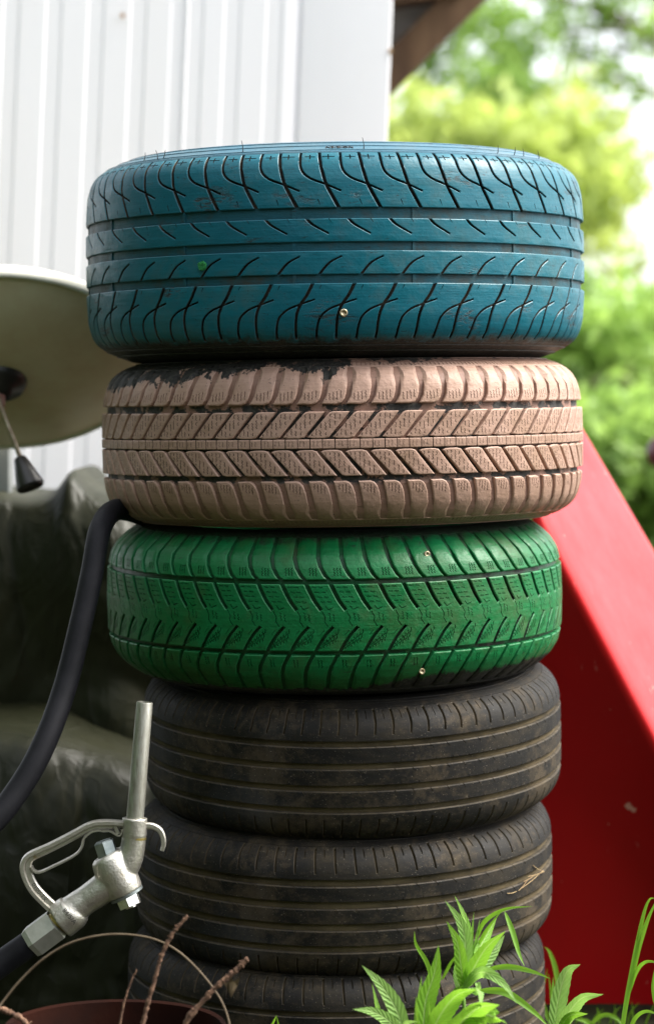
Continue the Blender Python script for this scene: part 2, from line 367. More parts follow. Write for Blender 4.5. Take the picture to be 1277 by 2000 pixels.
ring_cap(PB, vtB, lambda v: -7.5 if abs(v) < vtB else 0.0, [painted('blue_sidewall', bt, PB, (.03, .10, .145), (.06, .12, .15), blue_bare, dirt=.2, rough=.34)], bt, 'sidewall', ridges=[(vtB+2, -.9), (vtB+6, .7), (vtB+7.5, -.8), (vtB+20, .8), (vtB+34, .8), (-vtB-6, .7), (-vtB-20, .8)])  # sidewall paint is paler and greyer to paint in a whitish sky reflection
g0 = MB(); 
def arc_band(prof, z0, z1, h, n=300):
    v0, v1 = prof.v_of_z(z0), prof.v_of_z(z1); vv = np.linspace(v0, v1, 4); V = []
    for k in range(n): V.append(prof.pos(np.full(4, k*2*math.pi*prof.R/n), vv, h))
    return np.concatenate(V), [(k*4+j, ((k+1) % n)*4+j, ((k+1) % n)*4+j+1, k*4+j+1) for k in range(n) for j in range(3)]
for z0, z1 in ((31, 45), (-6, 6), (-43, -31)):
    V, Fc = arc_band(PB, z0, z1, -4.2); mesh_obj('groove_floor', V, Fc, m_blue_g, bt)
for k in range(14):      # wear bars across the grooves
    for z0, z1 in ((31.6, 44.3), (-5.2, 5.3), (-42.2, -31.8)):
        u = B0+13+k*2*math.pi*PB.R/14; v0, v1 = PB.v_of_z(z0), PB.v_of_z(z1)
        V = [PB.pos(np.array([u+a]), np.array([b]), np.array([h]))[0] for h in (-5, -2.8) for a, b in ((0, v0), (4, v0), (4, v1), (0, v1))]
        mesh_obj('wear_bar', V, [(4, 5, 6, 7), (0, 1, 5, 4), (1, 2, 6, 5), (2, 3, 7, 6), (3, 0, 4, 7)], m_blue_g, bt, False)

# ---- pink tyre
PP = Profile([(0, 302), (35, 301.3), (55, 299), (70, 295), (80, 289), (87, 281), (93, 270), (98, 255), (99, 240), (96, 225), (88, 212), (82, 206)])
pt = tyre_root('pink_tyre', .0194, .7855, 0.1, .86, .302, 0, 'second tyre from the top, flaking pale pink paint over a winter tread')
def pink_bare(g, th, z, n, blot, v):
    zt = curve_of(g, th, [(-1.6, .066), (-1.1, .066), (-.95, .073), (-.75, .069), (-.6, .079), (-.45, .080), (-.3, .092), (-.16, .079), (-.1, .087), (-.06, .066), (-.02, .082), (.05, .097), (.3, .093), (.5, .101), (1.6, .104)])
    zz = g.M('ADD', z, g.M('MULTIPLY', g.M('SUBTRACT', n, .5), .052)); a = g.ramp(g.M('SUBTRACT', zz, zt), 0, .0012)
    drip = g.ramp(g.noise(g.scale(v, (70, 22, 70)), 1, 4, .6), .60, .62); return g.M('MULTIPLY', a, g.M('SUBTRACT', 1, g.M('MULTIPLY', drip, g.ramp(zz, .082, .10, 1, 0))))
def pink_groove(g, th, z, n, blot, v):
    a = pink_bare(g, th, z, n, blot, v); b = g.ramp(g.noise(v, 24, 5, .65), .465, .495)
    mid = g.ramp(g.M('ABSOLUTE', z), .044, .049, 1, 0)
    return g.M('MAXIMUM', a, g.M('MULTIPLY', b, mid))
PK = ((0.350, 0.228, 0.178), (0.285, 0.178, 0.128))
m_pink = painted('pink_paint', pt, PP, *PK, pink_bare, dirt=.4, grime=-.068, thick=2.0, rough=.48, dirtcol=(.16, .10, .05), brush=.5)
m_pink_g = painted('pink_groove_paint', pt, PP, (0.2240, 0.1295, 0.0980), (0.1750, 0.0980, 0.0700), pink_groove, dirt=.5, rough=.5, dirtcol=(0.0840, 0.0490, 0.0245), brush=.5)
NP = 66; Pp = 2*math.pi*PP.R/NP
P0 = ((260/2.504+640)-668)/1.713
def sipes_pink(poly, us, zr, seed):
    rs = random.Random(seed); out = []
    for u, za, zb in us: out.append(sipe(u, za, u+rs.uniform(-.3, .3), zb, max(2, int(abs(zb-za)/1.6)), .45, .8, 2.6))
    return out
upper_mid = [(.5, 7.5), (6, 6.2), (17, 6.2), (22.5, 7.4), (45, 36.8), (28, 36.9), (25, 36.3), (22.8, 34.8)]
lower_mid = [(14, -9.4), (17, -7.8), (22, -7.3), (31, -7.3), (35.5, -8.6), (57, -37), (40, -37.2), (36, -36)]
upper_sh = [(15.5, 45.8), (31, 45.5), (36, 47), (39.3, 51), (41.3, 58), (42.6, 66), (43.6, 88), (23, 88), (22.4, 66), (20.5, 55)]
lower_sh = [(27, -43.5), (40, -43.2), (44, -45), (47, -49), (49.5, -57), (51.5, -70), (53, -88), (34, -88), (32, -70), (30, -57)]
rows = [(upper_mid, [(5, 9, 11.5), (9.5, 10, 17), (14, 9, 15), (14.5, 18, 23.5), (19.5, 10, 13), (19.5, 16, 24.5), (24, 18, 28), (24.5, 30, 34), (29.5, 22, 26), (29.5, 28, 34.5), (34.5, 28, 34)]),
        (lower_mid, [(19, -10, -14), (23.5, -10, -13), (24, -15, -20), (28.5, -10, -20), (28.6, -22, -25), (33, -11, -15), (33.5, -18, -28), (38.5, -20, -26), (39, -28, -33), (43.5, -25, -34), (48.5, -31, -35)]),
        (upper_sh, [(24, 50, 58), (28, 49.5, 59), (32, 50, 60), (36, 52, 61)]), (lower_sh, [(33, -46, -53), (36.5, -46.5, -56), (40, -46.5, -57), (43.6, -49, -58)])]
inst = []
for poly, us in rows:
    o_, f_, m_ = tile(PP, su(poly, 1.091), suc(sipes_pink(poly, us, None, 3), 1.091), base=8, bevel=1.0, drop=.7, step=6)
    V = PP.pos(o_[:, 0]+P0, o_[:, 1], o_[:, 2]); a = math.degrees(0)
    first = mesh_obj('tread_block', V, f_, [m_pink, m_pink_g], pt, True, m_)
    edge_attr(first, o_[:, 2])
    for k in range(1, NP):
        c = first.copy(); c.rotation_euler = (0, 0, 2*math.pi*k/NP); COL.objects.link(c)
o_, f_, m_ = tile(PP, (-5.6, 5.0), [cut([(3, -6), (3, 5.5)], 1.1, 1.1, 4, None), cut([(3+Pp/2, -6), (3+Pp/2, 5.5)], .9, .9, 4, None), sipe(7, -3, 7, 3, 3, .3), sipe(11.5, -3, 11.5, 3, 3, .3), sipe(20, -3, 20, 3, 3, .3), sipe(24.5, -3, 24.5, 3, 3, .3)], P=Pp, step=7, bevel=.8)
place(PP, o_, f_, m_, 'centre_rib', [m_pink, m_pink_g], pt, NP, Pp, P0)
vtP = PP.v_of_z(88.5)
for s in (1, -1):
    tk = [dict(poly=strip([(2+i*Pp/5, s*89.3), (2+i*Pp/5+(1.5 if s < 0 else .3), s*94.5)], 1.3, .9), depth=2.5) for i in range(5)]
    o_, f_, m_ = tile(PP, (s*88.2, s*96.0), tk, P=Pp, step=7, bevel=.6); place(PP, o_, f_, m_, 'shoulder_band', [m_pink, m_pink_g], pt, NP, Pp, P0)
def pdepth(v):
    a = abs(v)
    if a < 40: return -6.2
    if v < -46 and a < vtP: return -4.2+(a-46)/(vtP-46)*3.2
    if a < vtP: return -6.2+(a-40)/(vtP-40)*4.6
    return -.8 if a < vtP+9 else 0
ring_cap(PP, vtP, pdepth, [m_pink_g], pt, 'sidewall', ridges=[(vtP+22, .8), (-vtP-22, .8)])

# ---- green tyre
PG = Profile([(0, 285.8), (40, 284.5), (58, 280), (71, 272), (82, 260), (91, 246), (97, 230), (96, 215), (88, 200), (80, 195)])
gt = tyre_root('green_tyre', .0094, .5845, 1.6, .6, .2858, 0, 'third tyre from the top, painted glossy green, with a snow tread')
def green_bare(g, th, z, n, blot, v):
    a = g.ramp(g.M('SUBTRACT', g.M('ADD', z, g.M('MULTIPLY', g.M('SUBTRACT', n, .5), .025)), curve_of(g, th, [(-1.6, -.088), (.1, -.086), (.35, -.073), (1.2, -.068), (1.6, -.075)])), 0, -.0015)
    b = g.ramp(g.M('ADD', z, g.M('MULTIPLY', g.M('SUBTRACT', n, .5), .04)), .083, .091, 0, .8)
    return g.M('MAXIMUM', a, b)
def green_groove(g, th, z, n, blot, v):
    a = green_bare(g, th, z, n, blot, v)
    b = g.M('MULTIPLY', g.ramp(g.noise(v, 22, 4, .6), .50, .56, 0, .9), g.ramp(th, .0, .55))
    c = g.M('MULTIPLY', g.ramp(z, -.055, -.062), g.ramp(th, .2, .4))
    return g.M('MAXIMUM', g.M('MAXIMUM', a, b), c)
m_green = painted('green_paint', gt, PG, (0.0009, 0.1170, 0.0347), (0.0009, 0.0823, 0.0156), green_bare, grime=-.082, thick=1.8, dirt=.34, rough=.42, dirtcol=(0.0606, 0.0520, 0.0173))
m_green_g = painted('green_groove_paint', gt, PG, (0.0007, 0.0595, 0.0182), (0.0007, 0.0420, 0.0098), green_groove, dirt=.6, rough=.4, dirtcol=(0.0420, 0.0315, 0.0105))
NG = 63; Pg = 2*math.pi*PG.R/NG
G0 = ((200/2.66+640)-653)/1.713
ush = [(2.4, 90), (2.8, 68), (5, 59), (9, 50), (13, 44), (34, 44), (31.6, 50), (27.6, 59), (25.2, 68), (24.6, 90)]
ush = [(2.2, 90), (3.2, 68.6), (6, 58), (11, 48.7), (15.4, 44.2), (37.6, 44.2), (33.6, 48.7), (28.6, 58), (25.2, 68.6), (24.6, 90)]
lsh = [(24.6, -44.3), (46.4, -44.3), (43.5, -50), (39.5, -58), (36.8, -67), (33.5, -88), (11.5, -88), (14.2, -67), (17, -58), (21, -50)]
def sh_sipes(u, z0, s):
    out = []
    for du in (-3.4, 0, 3.4): out.append(sipe(u+du, z0, u+du+(.8 if s > 0 else -.8)*-1, z0+s*9, 6, .7, 1.0, 2.6))
    return out
for poly, sp in ((ush, sh_sipes(23, 48, 1)+sh_sipes(23, 48, 1)[:0]), (lsh, sh_sipes(31, -49, -1)[:2])):
    o_, f_, m_ = tile(PG, su(poly, 1.048), suc(sp, 1.048), base=8, bevel=1.0, drop=.7, step=6)
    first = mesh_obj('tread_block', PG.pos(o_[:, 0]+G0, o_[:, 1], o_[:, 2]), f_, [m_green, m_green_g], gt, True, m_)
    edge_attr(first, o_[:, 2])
    for k in range(1, NG):
        c = first.copy(); c.rotation_euler = (0, 0, 2*math.pi*k/NG); COL.objects.link(c)
gc = [cut([(14, 41), (19, 30), (24.5, 19), (31.5, 8.8)], 4.6, 3.6, 5.5, .9), cut([(-3.2, -41), (2, -31), (9, -20), (17.5, -10.5)], 4.2, 3.4, 5.5, .9)]
for i in range(4):       # sipes lying across the lugs of the middle band
    
    for c_ in range(2): gc.append(sipe(21.5+c_*7+i*3.1, 35.5-i*5.6, 26.5+c_*7+i*3.1, 35.0-i*5.6, 4, .55, .9, 2.4))
for i in range(6): gc.append(sipe(3.0+i*3.3, -36+i*1.6, 7.5+i*3.2, -28+i*2.9, 5, .6, .95, 2.4))
gc += [line_cut(32.5, 7.5, 36, 1, .9), line_cut(36, 1, 35, -4, .9), line_cut(35, -4, 39, -10, .9), line_cut(36, 14, 39.5, 9.5, .9), line_cut(39.5, 9.5, 45, 12, .9), sipe(40.5, 6, 41.5, -3, 6, .7, .85, 2.4), sipe(45, 4, 46, -4, 5, .7, .85, 2.4), line_cut(30, -20, 35, -14, .5)]
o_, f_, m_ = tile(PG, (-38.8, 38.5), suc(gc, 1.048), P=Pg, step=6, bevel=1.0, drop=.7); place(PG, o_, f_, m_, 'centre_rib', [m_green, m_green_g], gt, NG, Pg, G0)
vtG = PG.v_of_z(90)
def gdepth(v):
    a = abs(v)
    if a < 46: return -6.0
    if a < vtG: return -6.0+(a-46)/(vtG-46)*4.0
    return 0
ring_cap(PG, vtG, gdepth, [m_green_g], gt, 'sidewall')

# ---- three black tyres
def black_tyre(name, x, zf, tf, tr, slits, N, label, dust, ph, seed):
    pr = Profile([(0, 262), (40, 261.5), (54, 259.5), (64, 255), (71, 249), (77, 240), (83, 225), (85, 208), (82, 195), (74, 184), (70, 180)])
    rt = tyre_root(name, x, zf, tf, tr, .262, 0, label); P = 2*math.pi*pr.R/N; rs = random.Random(seed)
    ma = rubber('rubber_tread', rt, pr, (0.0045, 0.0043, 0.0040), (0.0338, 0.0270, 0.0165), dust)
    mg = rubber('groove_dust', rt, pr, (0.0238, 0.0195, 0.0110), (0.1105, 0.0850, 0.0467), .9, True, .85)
    hz = (0, 3.4, 4.1, 3.0)[seed]
    edges = [(-39+hz, -13-hz), (-13+hz, 13-hz), (13+hz, 39-hz)]
    for i, (a, b) in enumerate(edges):
        cs = [cut([(3, b+.5), (6+i, b-5)], 1.0, .5, 2, None), cut([(12, a-.5), (10.5, a+4)], .8, .4, 2, None)]
        o_, f_, m_ = tile(pr, (a, b), cs, P=P, step=8, bevel=1.1, drop=.8); place(pr, o_, f_, m_, 'tread_rib', [ma, mg], rt, N, P, ph)
    for s in (1, -1):
        cs = [cut([(4-1.5*slits, s*50), (4, s*62), (3, s*76.5)] if s > 0 else [(6, -50), (5, -62), (3, -75)], 1.6, 2.4, 4.5, .6), cut([(15, s*67), (14.4, s*75)], 1.0, 1.0, 2.5, None)]
        o_, f_, m_ = tile(pr, (s*(39+hz), s*77.5), cs, P=P, step=8, bevel=1.1, drop=.8); place(pr, o_, f_, m_, 'shoulder_rib', [ma, mg], rt, N, P, ph)
    vt = pr.v_of_z(77.5)
    ring_cap(pr, vt, lambda v: (-6.0 if abs(v) < 45 else -6.5) if abs(v) < vt else 0.0, [ma], rt, 'sidewall', ridges=[(vt+10, .8), (-vt-10, .8), (vt+16, .8)])
    for z0 in (-39, -13, 13, 39):
        V, Fc = arc_band(pr, z0-hz-.6, z0+hz+.6, -4.6 if abs(z0) < 30 or z0 < 0 else -5.4, 200); mesh_obj('groove_floor', V, Fc, mg, rt)
    return rt
k1 = black_tyre('black_tyre', .032, .3965, 4.8, 1.1, 1, 76, 'unpainted black tyre right under the green one, grooves full of dust', .45, 0, 1)
k2 = black_tyre('black_tyre', .021, .2352, 3.8, .8, -.6, 68, 'unpainted black tyre with straw caught in its tread, second from the bottom', .55, 9, 2)
k3 = black_tyre('black_tyre', .012, .0830, 2.6, .5, -.6, 68, 'lowest tyre of the stack, black, half hidden by green weeds', .5, 4, 3)

def on_tyre(rt, pr, px, py, Rr=None, dh=0.0):
    """local point on a tyre's surface seen at photo pixel px,py"""
    o = cam_o.location; d = (at(px, py, 1.0)-o).normalized(); inv = rt.matrix_world.inverted(); lo_ = inv @ o; ld = (inv.to_3x3() @ d)
    t = 2.6; best = None
    for i in range(1400):
        p = lo_+ld*(2.6+i*.0008); r = math.hypot(p.x, p.y)*1000; vz = p.z*1000
        if abs(vz) < pr.z.max() and r <= np.interp(abs(vz), pr.zi[0], np.interp(pr.zi[1], pr.v, pr.r))+dh: best = p; break
    n = Vector((best.x, best.y, 0)).normalized(); return best, n
# screws holding the stack together
m_screw = simple('screw_steel', (.55, .47, .33), (.30, .22, .12), 400, .4, .8)
m_dark = simple('dark_rubber', (.012, .012, .012), (.02, .02, .02), 60, .6)
def screw(rt, pr, px, py, name='screw', s=1.0):
    p, n = on_tyre(rt, pr, px, py); q = n.to_track_quat('Z', 'Y').to_matrix(); vs = []; fs = []; k = 16
    for (r, h) in ((5.2, 0), (5.2, 1.2), (4.4, 1.7), (2.4, 1.5), (2.1, .4), (.0, .3)):
        for i in range(k):
            a = 2*math.pi*i/k; rr = r*(1 if r != 2.4 else (1 if i % 2 else .8)); vs.append(p+q @ Vector((math.cos(a)*rr*s, math.sin(a)*rr*s, h+.2))*.001)
    for j in range(5): fs += [(j*k+i, j*k+(i+1) % k, (j+1)*k+(i+1) % k, (j+1)*k+i) for i in range(k)]
    return mesh_obj(name, vs, fs, [m_screw], rt, True)
screw(bt, PB, 671, 611, s=.9); screw(gt, PG, 833, 1082, s=.72); screw(gt, PG, 823, 1311, s=.72)
# tuft of green string on the blue tyre
p, n = on_tyre(bt, PB, 397, 519); mb = MB(); rs = random.Random(3); mw = bt.matrix_world
for i in range(16):
    q = []; a = rs.uniform(0, 6.28)
    for j in range(7):
        a += rs.uniform(.5, 1.6); rr = rs.uniform(.001, .0058); t = n.cross(Vector((0, 0, 1)))
        q.append(mw @ (p+t*math.cos(a)*rr+Vector((0, 0, 1))*math.sin(a)*rr+n*rs.uniform(0, .004)))
    mb.tube(q, .0005, 5, sub=3)
o = mb.build('string_tuft', simple('green_string', (.01, .16, .04), (.03, .3, .08), 300, .8), bt)
# rubber whiskers on the shoulder
wl = [(263, 310), (300, 305), (306, 297), (472, 278), (712, 270), (984, 292), (1020, 302), (1042, 306), (1078, 320)]
for i, (px, py) in enumerate(wl):
    th_ = math.asin(max(-1, min(1, (px-654)/490))); rr = .285 if i != 1 else .289
    b = Vector((rr*math.sin(th_), -rr*math.cos(th_), .112)); L = .0115 if px in (472, 712) else .008; rs = random.Random(i)
    e = b+Vector((rs.uniform(-.003, .003), 0, L+.003))
    mb = MB(); mb.tube([mw @ b, mw @ (b*.5+e*.5+Vector((.0006, 0, 0))), mw @ e], [.0007, .0005, .0003], 5, sub=3); mb.build('vent_whisker', m_dark, bt)
# moulded lettering on the blue sidewall
def text_mesh(body, size, extrude):
    cu = bpy.data.curves.new('lettering', 'FONT'); cu.body = body; cu.size = size; cu.extrude = extrude; cu.align_x = 'CENTER'; cu.align_y = 'CENTER'; cu.resolution_u = 2
    o = bpy.data.objects.new('lettering', cu); COL.objects.link(o); bpy.context.view_layer.update()
    me = bpy.data.meshes.new_from_object(o.evaluated_get(bpy.context.evaluated_depsgraph_get())); bpy.data.objects.remove(o); return me
def text_on(name, body, size, extrude, mat, parent, world):
    me = text_mesh(body, size, extrude); me.materials.append(mat); me.transform(world); o = bpy.data.objects.new(name, me); COL.objects.link(o); o.parent = parent
    if parent: me.transform(parent.matrix_world.inverted())
    return o
def ring_text(body, size, th0, v, name):
    me = text_mesh(body, size, .6); me.materials.append(m_dark)
    co = np.array([tuple(q.co) for q in me.vertices]); P = PB.pos(-co[:, 0]+th0*PB.R, v+co[:, 1]*-1, co[:, 2]+.3)
    for q, c in zip(me.vertices, P): q.co = Vector(c)
    o = bpy.data.objects.new(name, me); COL.objects.link(o); o.parent = bt; return o
ring_text('NOIZIEN', 9, .02, vtB+14, 'lettering')

# ------------------------------------------------------------------ ground
g = G('soil'); v = g.coords(); n1 = g.noise(v, 3, 6, .65); n2 = g.noise(v, 60, 6, .7)
g.bump(n2, .8, .02); m_soil = g.set(g.mix(g.ramp(n1, .4, .6), (.035, .026, .016), (.03, .045, .014)), .95, 0, .2)
GN = 60; vs = []; xs = [((i/GN)*2-1) for i in range(GN+1)]
for a in xs:
    for b in xs:
        X, Y = math.copysign(abs(a)**3, a)*150, math.copysign(abs(b)**3, b)*150+1
        z = -.004-abs(noise.noise(Vector((X*1.3, Y*1.3, 0))))*.03*(1 if abs(X)+abs(Y) > .8 else 0); vs.append((X, Y, z))
fs = [(i*(GN+1)+j, (i+1)*(GN+1)+j, (i+1)*(GN+1)+j+1, i*(GN+1)+j+1) for i in range(GN) for j in range(GN)]
tag(mesh_obj('ground', vs, fs, m_soil), kind='structure')

# ------------------------------------------------------------------ white metal wall
WD = 4.3; WL = R(2.3)
g = G('white_metal'); v = g.coords(); n1 = g.noise(g.scale(v, (6, 6, 1.2)), 1, 5, .6); n2 = g.noise(v, 30, 5, .7)
col = g.mix(g.ramp(n1, .5, .75, 0, .35), (.88, .88, .90), (.82, .81, .80)); col = g.mix(g.ramp(n2, .70, .76, 0, .5), col, (.42, .33, .22))
g.bump(g.noise(v, 12, 3), .1, .002); m_white = g.set(col, .45, 0, .4)
wall = empty('metal_wall', at(765, 0, WD)); tag(wall, 'white ribbed metal shed wall behind the tyres', 'wall')
wall.rotation_euler = (0, WL, 0); bpy.context.view_layer.update()
pxm = WD/F
def wx(px): return (px-775)*pxm
ztop, zbot = 1.1, -1.65
def wall_panel(prof2, name, label=None):
    """prof2: list of (x, y) in wall space; extruded from zbot to ztop"""
    n = len(prof2); zs = np.linspace(zbot, ztop, 14); vs = []
    for z in zs: vs += [(x, y+.0015*noise.noise(Vector((x*3, z*2, 0))), z) for x, y in prof2]
    fs = [(j*n+i, j*n+i+1, (j+1)*n+i+1, (j+1)*n+i) for j in range(len(zs)-1) for i in range(n-1)]
    o = mesh_obj(name, vs, fs, [m_white], wall, True); o.data.set_sharp_from_angle(angle=R(25))
    md = o.modifiers.new('thickness', 'SOLIDIFY'); md.thickness = .0012; md.offset = 1
    return o
def grooved(x0, x1, centres, depth=.0014, wt=.015, wb=.004, lip=0.0):
    pr = [(x0, .0)]
    for c in centres: pr += [(c-wt, 0), (c-wt*.85, .0015), (c-wb, depth), (c+wb, depth), (c+wt*.85, .0015), (c+wt, 0)]
    return pr+[(x1, 0)]
wall_panel(grooved(wx(-420), wx(386), [wx(p) for p in (-380, -297, -214, -131, -48, 35, 118, 200, 283, 362)]), 'wall_panel')
wall_panel([(a, b-.003) for a, b in grooved(wx(382), wx(606), [wx(p) for p in (394, 466, 548)])], 'wall_panel')
wall_panel([(wx(600), .008), (wx(603), -.006), (wx(610), -.007), (wx(768), -.009), (wx(774), -.009), (wx(775), -.006), (wx(775), .06)], 'corner_trim')
mb = MB(); M = wall.matrix_world
for px, py in ((762, 100), (762, 420), (240, 30)):
    q = M.inverted() @ at(px, py, WD-.01); mb.tube([M @ Vector((q.x, -.0125, q.z)), M @ Vector((q.x, -.008, q.z))], .004, 10)
mb.build('rivet', simple('rust', (.35, .16, .05), (.5, .35, .2), 200, .8), wall)

# ------------------------------------------------------------------ wooden roof edge behind the wall
m_wood = G('old_wood'); v = m_wood.coords(); n1 = m_wood.noise(m_wood.scale(v, (14, 14, 3)), 1, 6, .6)
m_wood.bump(n1, .4, .004); m_wood = m_wood.set(m_wood.mix(m_wood.ramp(n1, .35, .65), (.075, .038, .017), (.18, .105, .052)), .8)
m_soff = simple('pale_board', (.30, .27, .24), (.20, .17, .15), 8, .8, bump=.3)
roof = empty('wooden_eave', at(860, 80, 5.2)); tag(roof, 'brown wooden roof edge jutting out behind the white wall', 'roof edge')
def slab(a, b, wdt, thk, mat, name, yd0, yd1):
    """beam from a to b (x,z pairs), thickness downwards, running between depths yd0, yd1"""
    A, B = Vector((a[0], 0, a[1])), Vector((b[0], 0, b[1])); d = (B-A).normalized(); nrm = Vector((-d.z, 0, d.x))*thk
    vs = [Vector((p.x, y, p.z)) for y in (yd0, yd1) for p in (A, B, B+nrm, A+nrm)]
    mb = MB(); mb.add(vs, [(0, 1, 2, 3), (7, 6, 5, 4), (0, 4, 5, 1), (1, 5, 6, 2), (2, 6, 7, 3), (3, 7, 4, 0)]); return mb.build(name, mat, roof, False)
def P2(px, py, D): q = at(px, py, D); return (q.x, q.z)
D1 = 4.9; y1 = D1-CAM_D
slab(P2(590, 355, D1), P2(1110, -165, D1), 0, .062, m_wood, 'brace_board', y1, y1+.05)
slab(P2(560, 372, D1), P2(1110, -178, D1), 0, .45, m_soff, 'gable_board', y1+.06, y1+.08)
slab(P2(540, 42, D1), P2(905, -8, D1), 0, .05, m_wood, 'tie_beam', y1-.02, y1+.055)
slab(P2(480, 240, D1), P2(1110, -390, D1), 0, .03, simple('roof_sheet', (.10, .08, .07), (.16, .14, .12), 6, .9), 'roof_sheet', y1-.3, y1+.6)

# ------------------------------------------------------------------ red slide
g = G('red_plastic'); v = g.coords(); n1 = g.noise(v, 4, 4); sp = g.noise(v, 42, 3, .5); sc2 = g.noise(g.scale(v, (60, 60, 9)), 1, 4, .6)
col = g.mix(g.ramp(n1, .3, .7), (.45, .004, .006), (.38, .005, .007)); col = g.mix(g.ramp(sp, .75, .77, 0, .7), col, (.75, .45, .36)); col = g.mix(g.ramp(sc2, .67, .76, 0, .35), col, (.7, .3, .28))
g.bump(g.noise(v, 3, 3), .15, .01); m_red = g.set(col, g.ramp(g.noise(v, 9, 5, .7), .3, .7, .34, .5), 0, .3)
DN, DF = 3.38, 3.76
def lineB(px): return 1090+(px-1100)*1.955
def lineA(px): return 840+(px-1140)*1.715
st = []
for i in range(25):
    t = i/24; pb = 1040+t*(1580-1040); B = at(pb, lineB(pb), DN)
    pa = 1075+t*(1480-1075); A = at(pa, lineA(pa), DF); st.append((B, A))
vs = []; ncs = 0
for B, A in st:
    d = (A-B); e = d.normalized(); rr_ = .028; und = .15; sec = [Vector((B.x, B.y+und, -.02)), Vector((B.x, B.y+und*.85, B.z*.5)), Vector((B.x, B.y+.035*und*1.7/max(B.z, .1), B.z-.035))]
    dn = Vector((0, 0, -1)); r = .035
    p0 = sec[-1]; p1 = B; p2 = B+e*r
    for k in range(1, 9): s = k/8; sec.append(p0*(1-s)**2+p1*2*s*(1-s)+p2*s*s)
    for k in range(1, 6): sec.append(p2.lerp(A, k/6)+Vector((0, 0, -.006*math.sin(math.pi*k/6))))
    sec += [A-e*.02, A+Vector((0, .012, .0)), A+Vector((0, .02, -.012)), Vector((A.x, A.y+.1, max(.05, A.z*.5))), Vector((A.x, A.y+.1, -.02))]
    ncs = len(sec); vs += sec
fs = [(i*ncs+j, (i+1)*ncs+j, (i+1)*ncs+j+1, i*ncs+j+1) for i in range(24) for j in range(ncs-1)]
fs += [tuple(range(ncs-1, -1, -1)), tuple(24*ncs+j for j in range(ncs))]
o = mesh_obj('red_slide', vs, fs, [m_red]); o.data.set_sharp_from_angle(angle=R(60))
tag(o, 'glossy red plastic slide side sloping down behind the stack on the right', 'slide')
bm = bmesh.new(); bm.from_mesh(o.data); bmesh.ops.recalc_face_normals(bm, faces=bm.faces); bm.to_mesh(o.data); bm.free()

# ------------------------------------------------------------------ post with maroon ball
mb = MB(); c = at(1297, 884, 5.0); rt = empty('ball_post', (c.x, c.y, 0)); bpy.context.view_layer.update(); tag(rt, 'dark maroon ball knob blurred at the right edge', 'post')
mb.tube([Vector((c.x, c.y, -.02)), c-Vector((0, 0, .03))], .012, 12); mb.build('post', m_wood, rt)
mb = MB(); mb.tube([c+Vector((0, 0, .036*math.cos(a))) for a in np.linspace(math.pi, 0, 13)], [max(.0005, .036*math.sin(a)) for a in np.linspace(math.pi, 0, 13)], 20)
mb.build('ball', simple('maroon', (.10, .012, .018), (.07, .01, .012), 10, .35), rt)

# ------------------------------------------------------------------ cream dish with lever
g = G('cream_enamel'); v = g.coords(); n1 = g.noise(v, 7, 5, .6); g.bump(g.noise(v, 80, 3), .1, .001)
m_cream = g.set(g.mix(g.ramp(n1, .45, .7), (.82, .76, .56), (.68, .56, .37)), .35, 0, .5)
m_rim = simple('cream_rim', (.80, .80, .72), (.72, .70, .60), 20, .35)
DD = 3.5; dc = at(0, 716, DD); dish = empty('cream_dish', dc); tag(dish, 'shallow cream dish seen from below, tilted beside the blue tyre', 'dish')
ax = Vector((.06, -.56, -.83)).normalized(); q = ax.to_track_quat('Z', 'X').to_matrix(); RD = 300/F*DD
def lathe(name, prof2, mat, parent, n=64):
    m = len(prof2); vs = [q @ Vector((r*math.cos(2*math.pi*i/n), r*math.sin(2*math.pi*i/n), h)) for i in range(n) for r, h in prof2]
    fs = [(i*m+j, i*m+j+1, ((i+1) % n)*m+j+1, ((i+1) % n)*m+j) for i in range(n) for j in range(m-1)]
    return mesh_obj(name, vs, fs, [mat], parent, True)
lathe('bowl', [(.001, .026), (.05, .0255), (.10, .021), (.15, .012), (RD-.012, -.001), (RD-.004, -.006), (RD-.004, -.008), (.15, .008), (.05, .021), (.001, .021)], m_cream, dish)
lathe('rim', [(RD-.006+.006*math.cos(a), -.009+.010*math.sin(a)) for a in np.linspace(0, 2*math.pi, 15)], m_rim, dish)
m_blackp = simple('black_plastic', (.012, .012, .012), (.02, .018, .016), 30, .4)
lathe('hub', [(.0, .050), (.016, .050), (.019, .040), (.034, .036), (.038, .026), (.038, .012)], m_blackp, dish, 32)
lathe('hub_pin', [(.0, .068), (.007, .068), (.0085, .064), (.0085, .050)], simple('rusty_red', (.22, .05, .03), (.35, .22, .18), 90, .5), dish, 20)
bpy.context.view_layer.update()
mb = MB(); mb.tube([at(-12, 745, DD-.09), at(8, 810, DD-.10), at(42, 897, DD-.11)], .0032, 10, sub=4); mb.build('lever_rod', simple('lever_steel', (.35, .30, .22), (.2, .15, .1), 90, .35, .8), dish)
a, b = at(39, 893, DD-.11), at(62, 955, DD-.12); mb = MB(); mb.tube([a, a.lerp(b, .04), a.lerp(b, .5), a.lerp(b, .9), a.lerp(b, .98), b], [.0065, .0085, .0145, .0195, .0175, .012], 20); mb.build('lever_knob', m_blackp, dish)
mb = MB(); a = at(-8, 880, DD+.28); mb.box((a.x-.0, a.y, .44), (.048, .03, .90)); o = mb.build('dish_post', simple('grey_steel', (.16, .18, .18), (.22, .23, .22), 9, .5, .3), None, False)
bv = o.modifiers.new('b', 'BEVEL'); bv.width = .003; tag(o, 'grey steel post under the cream dish at the left edge', 'post')

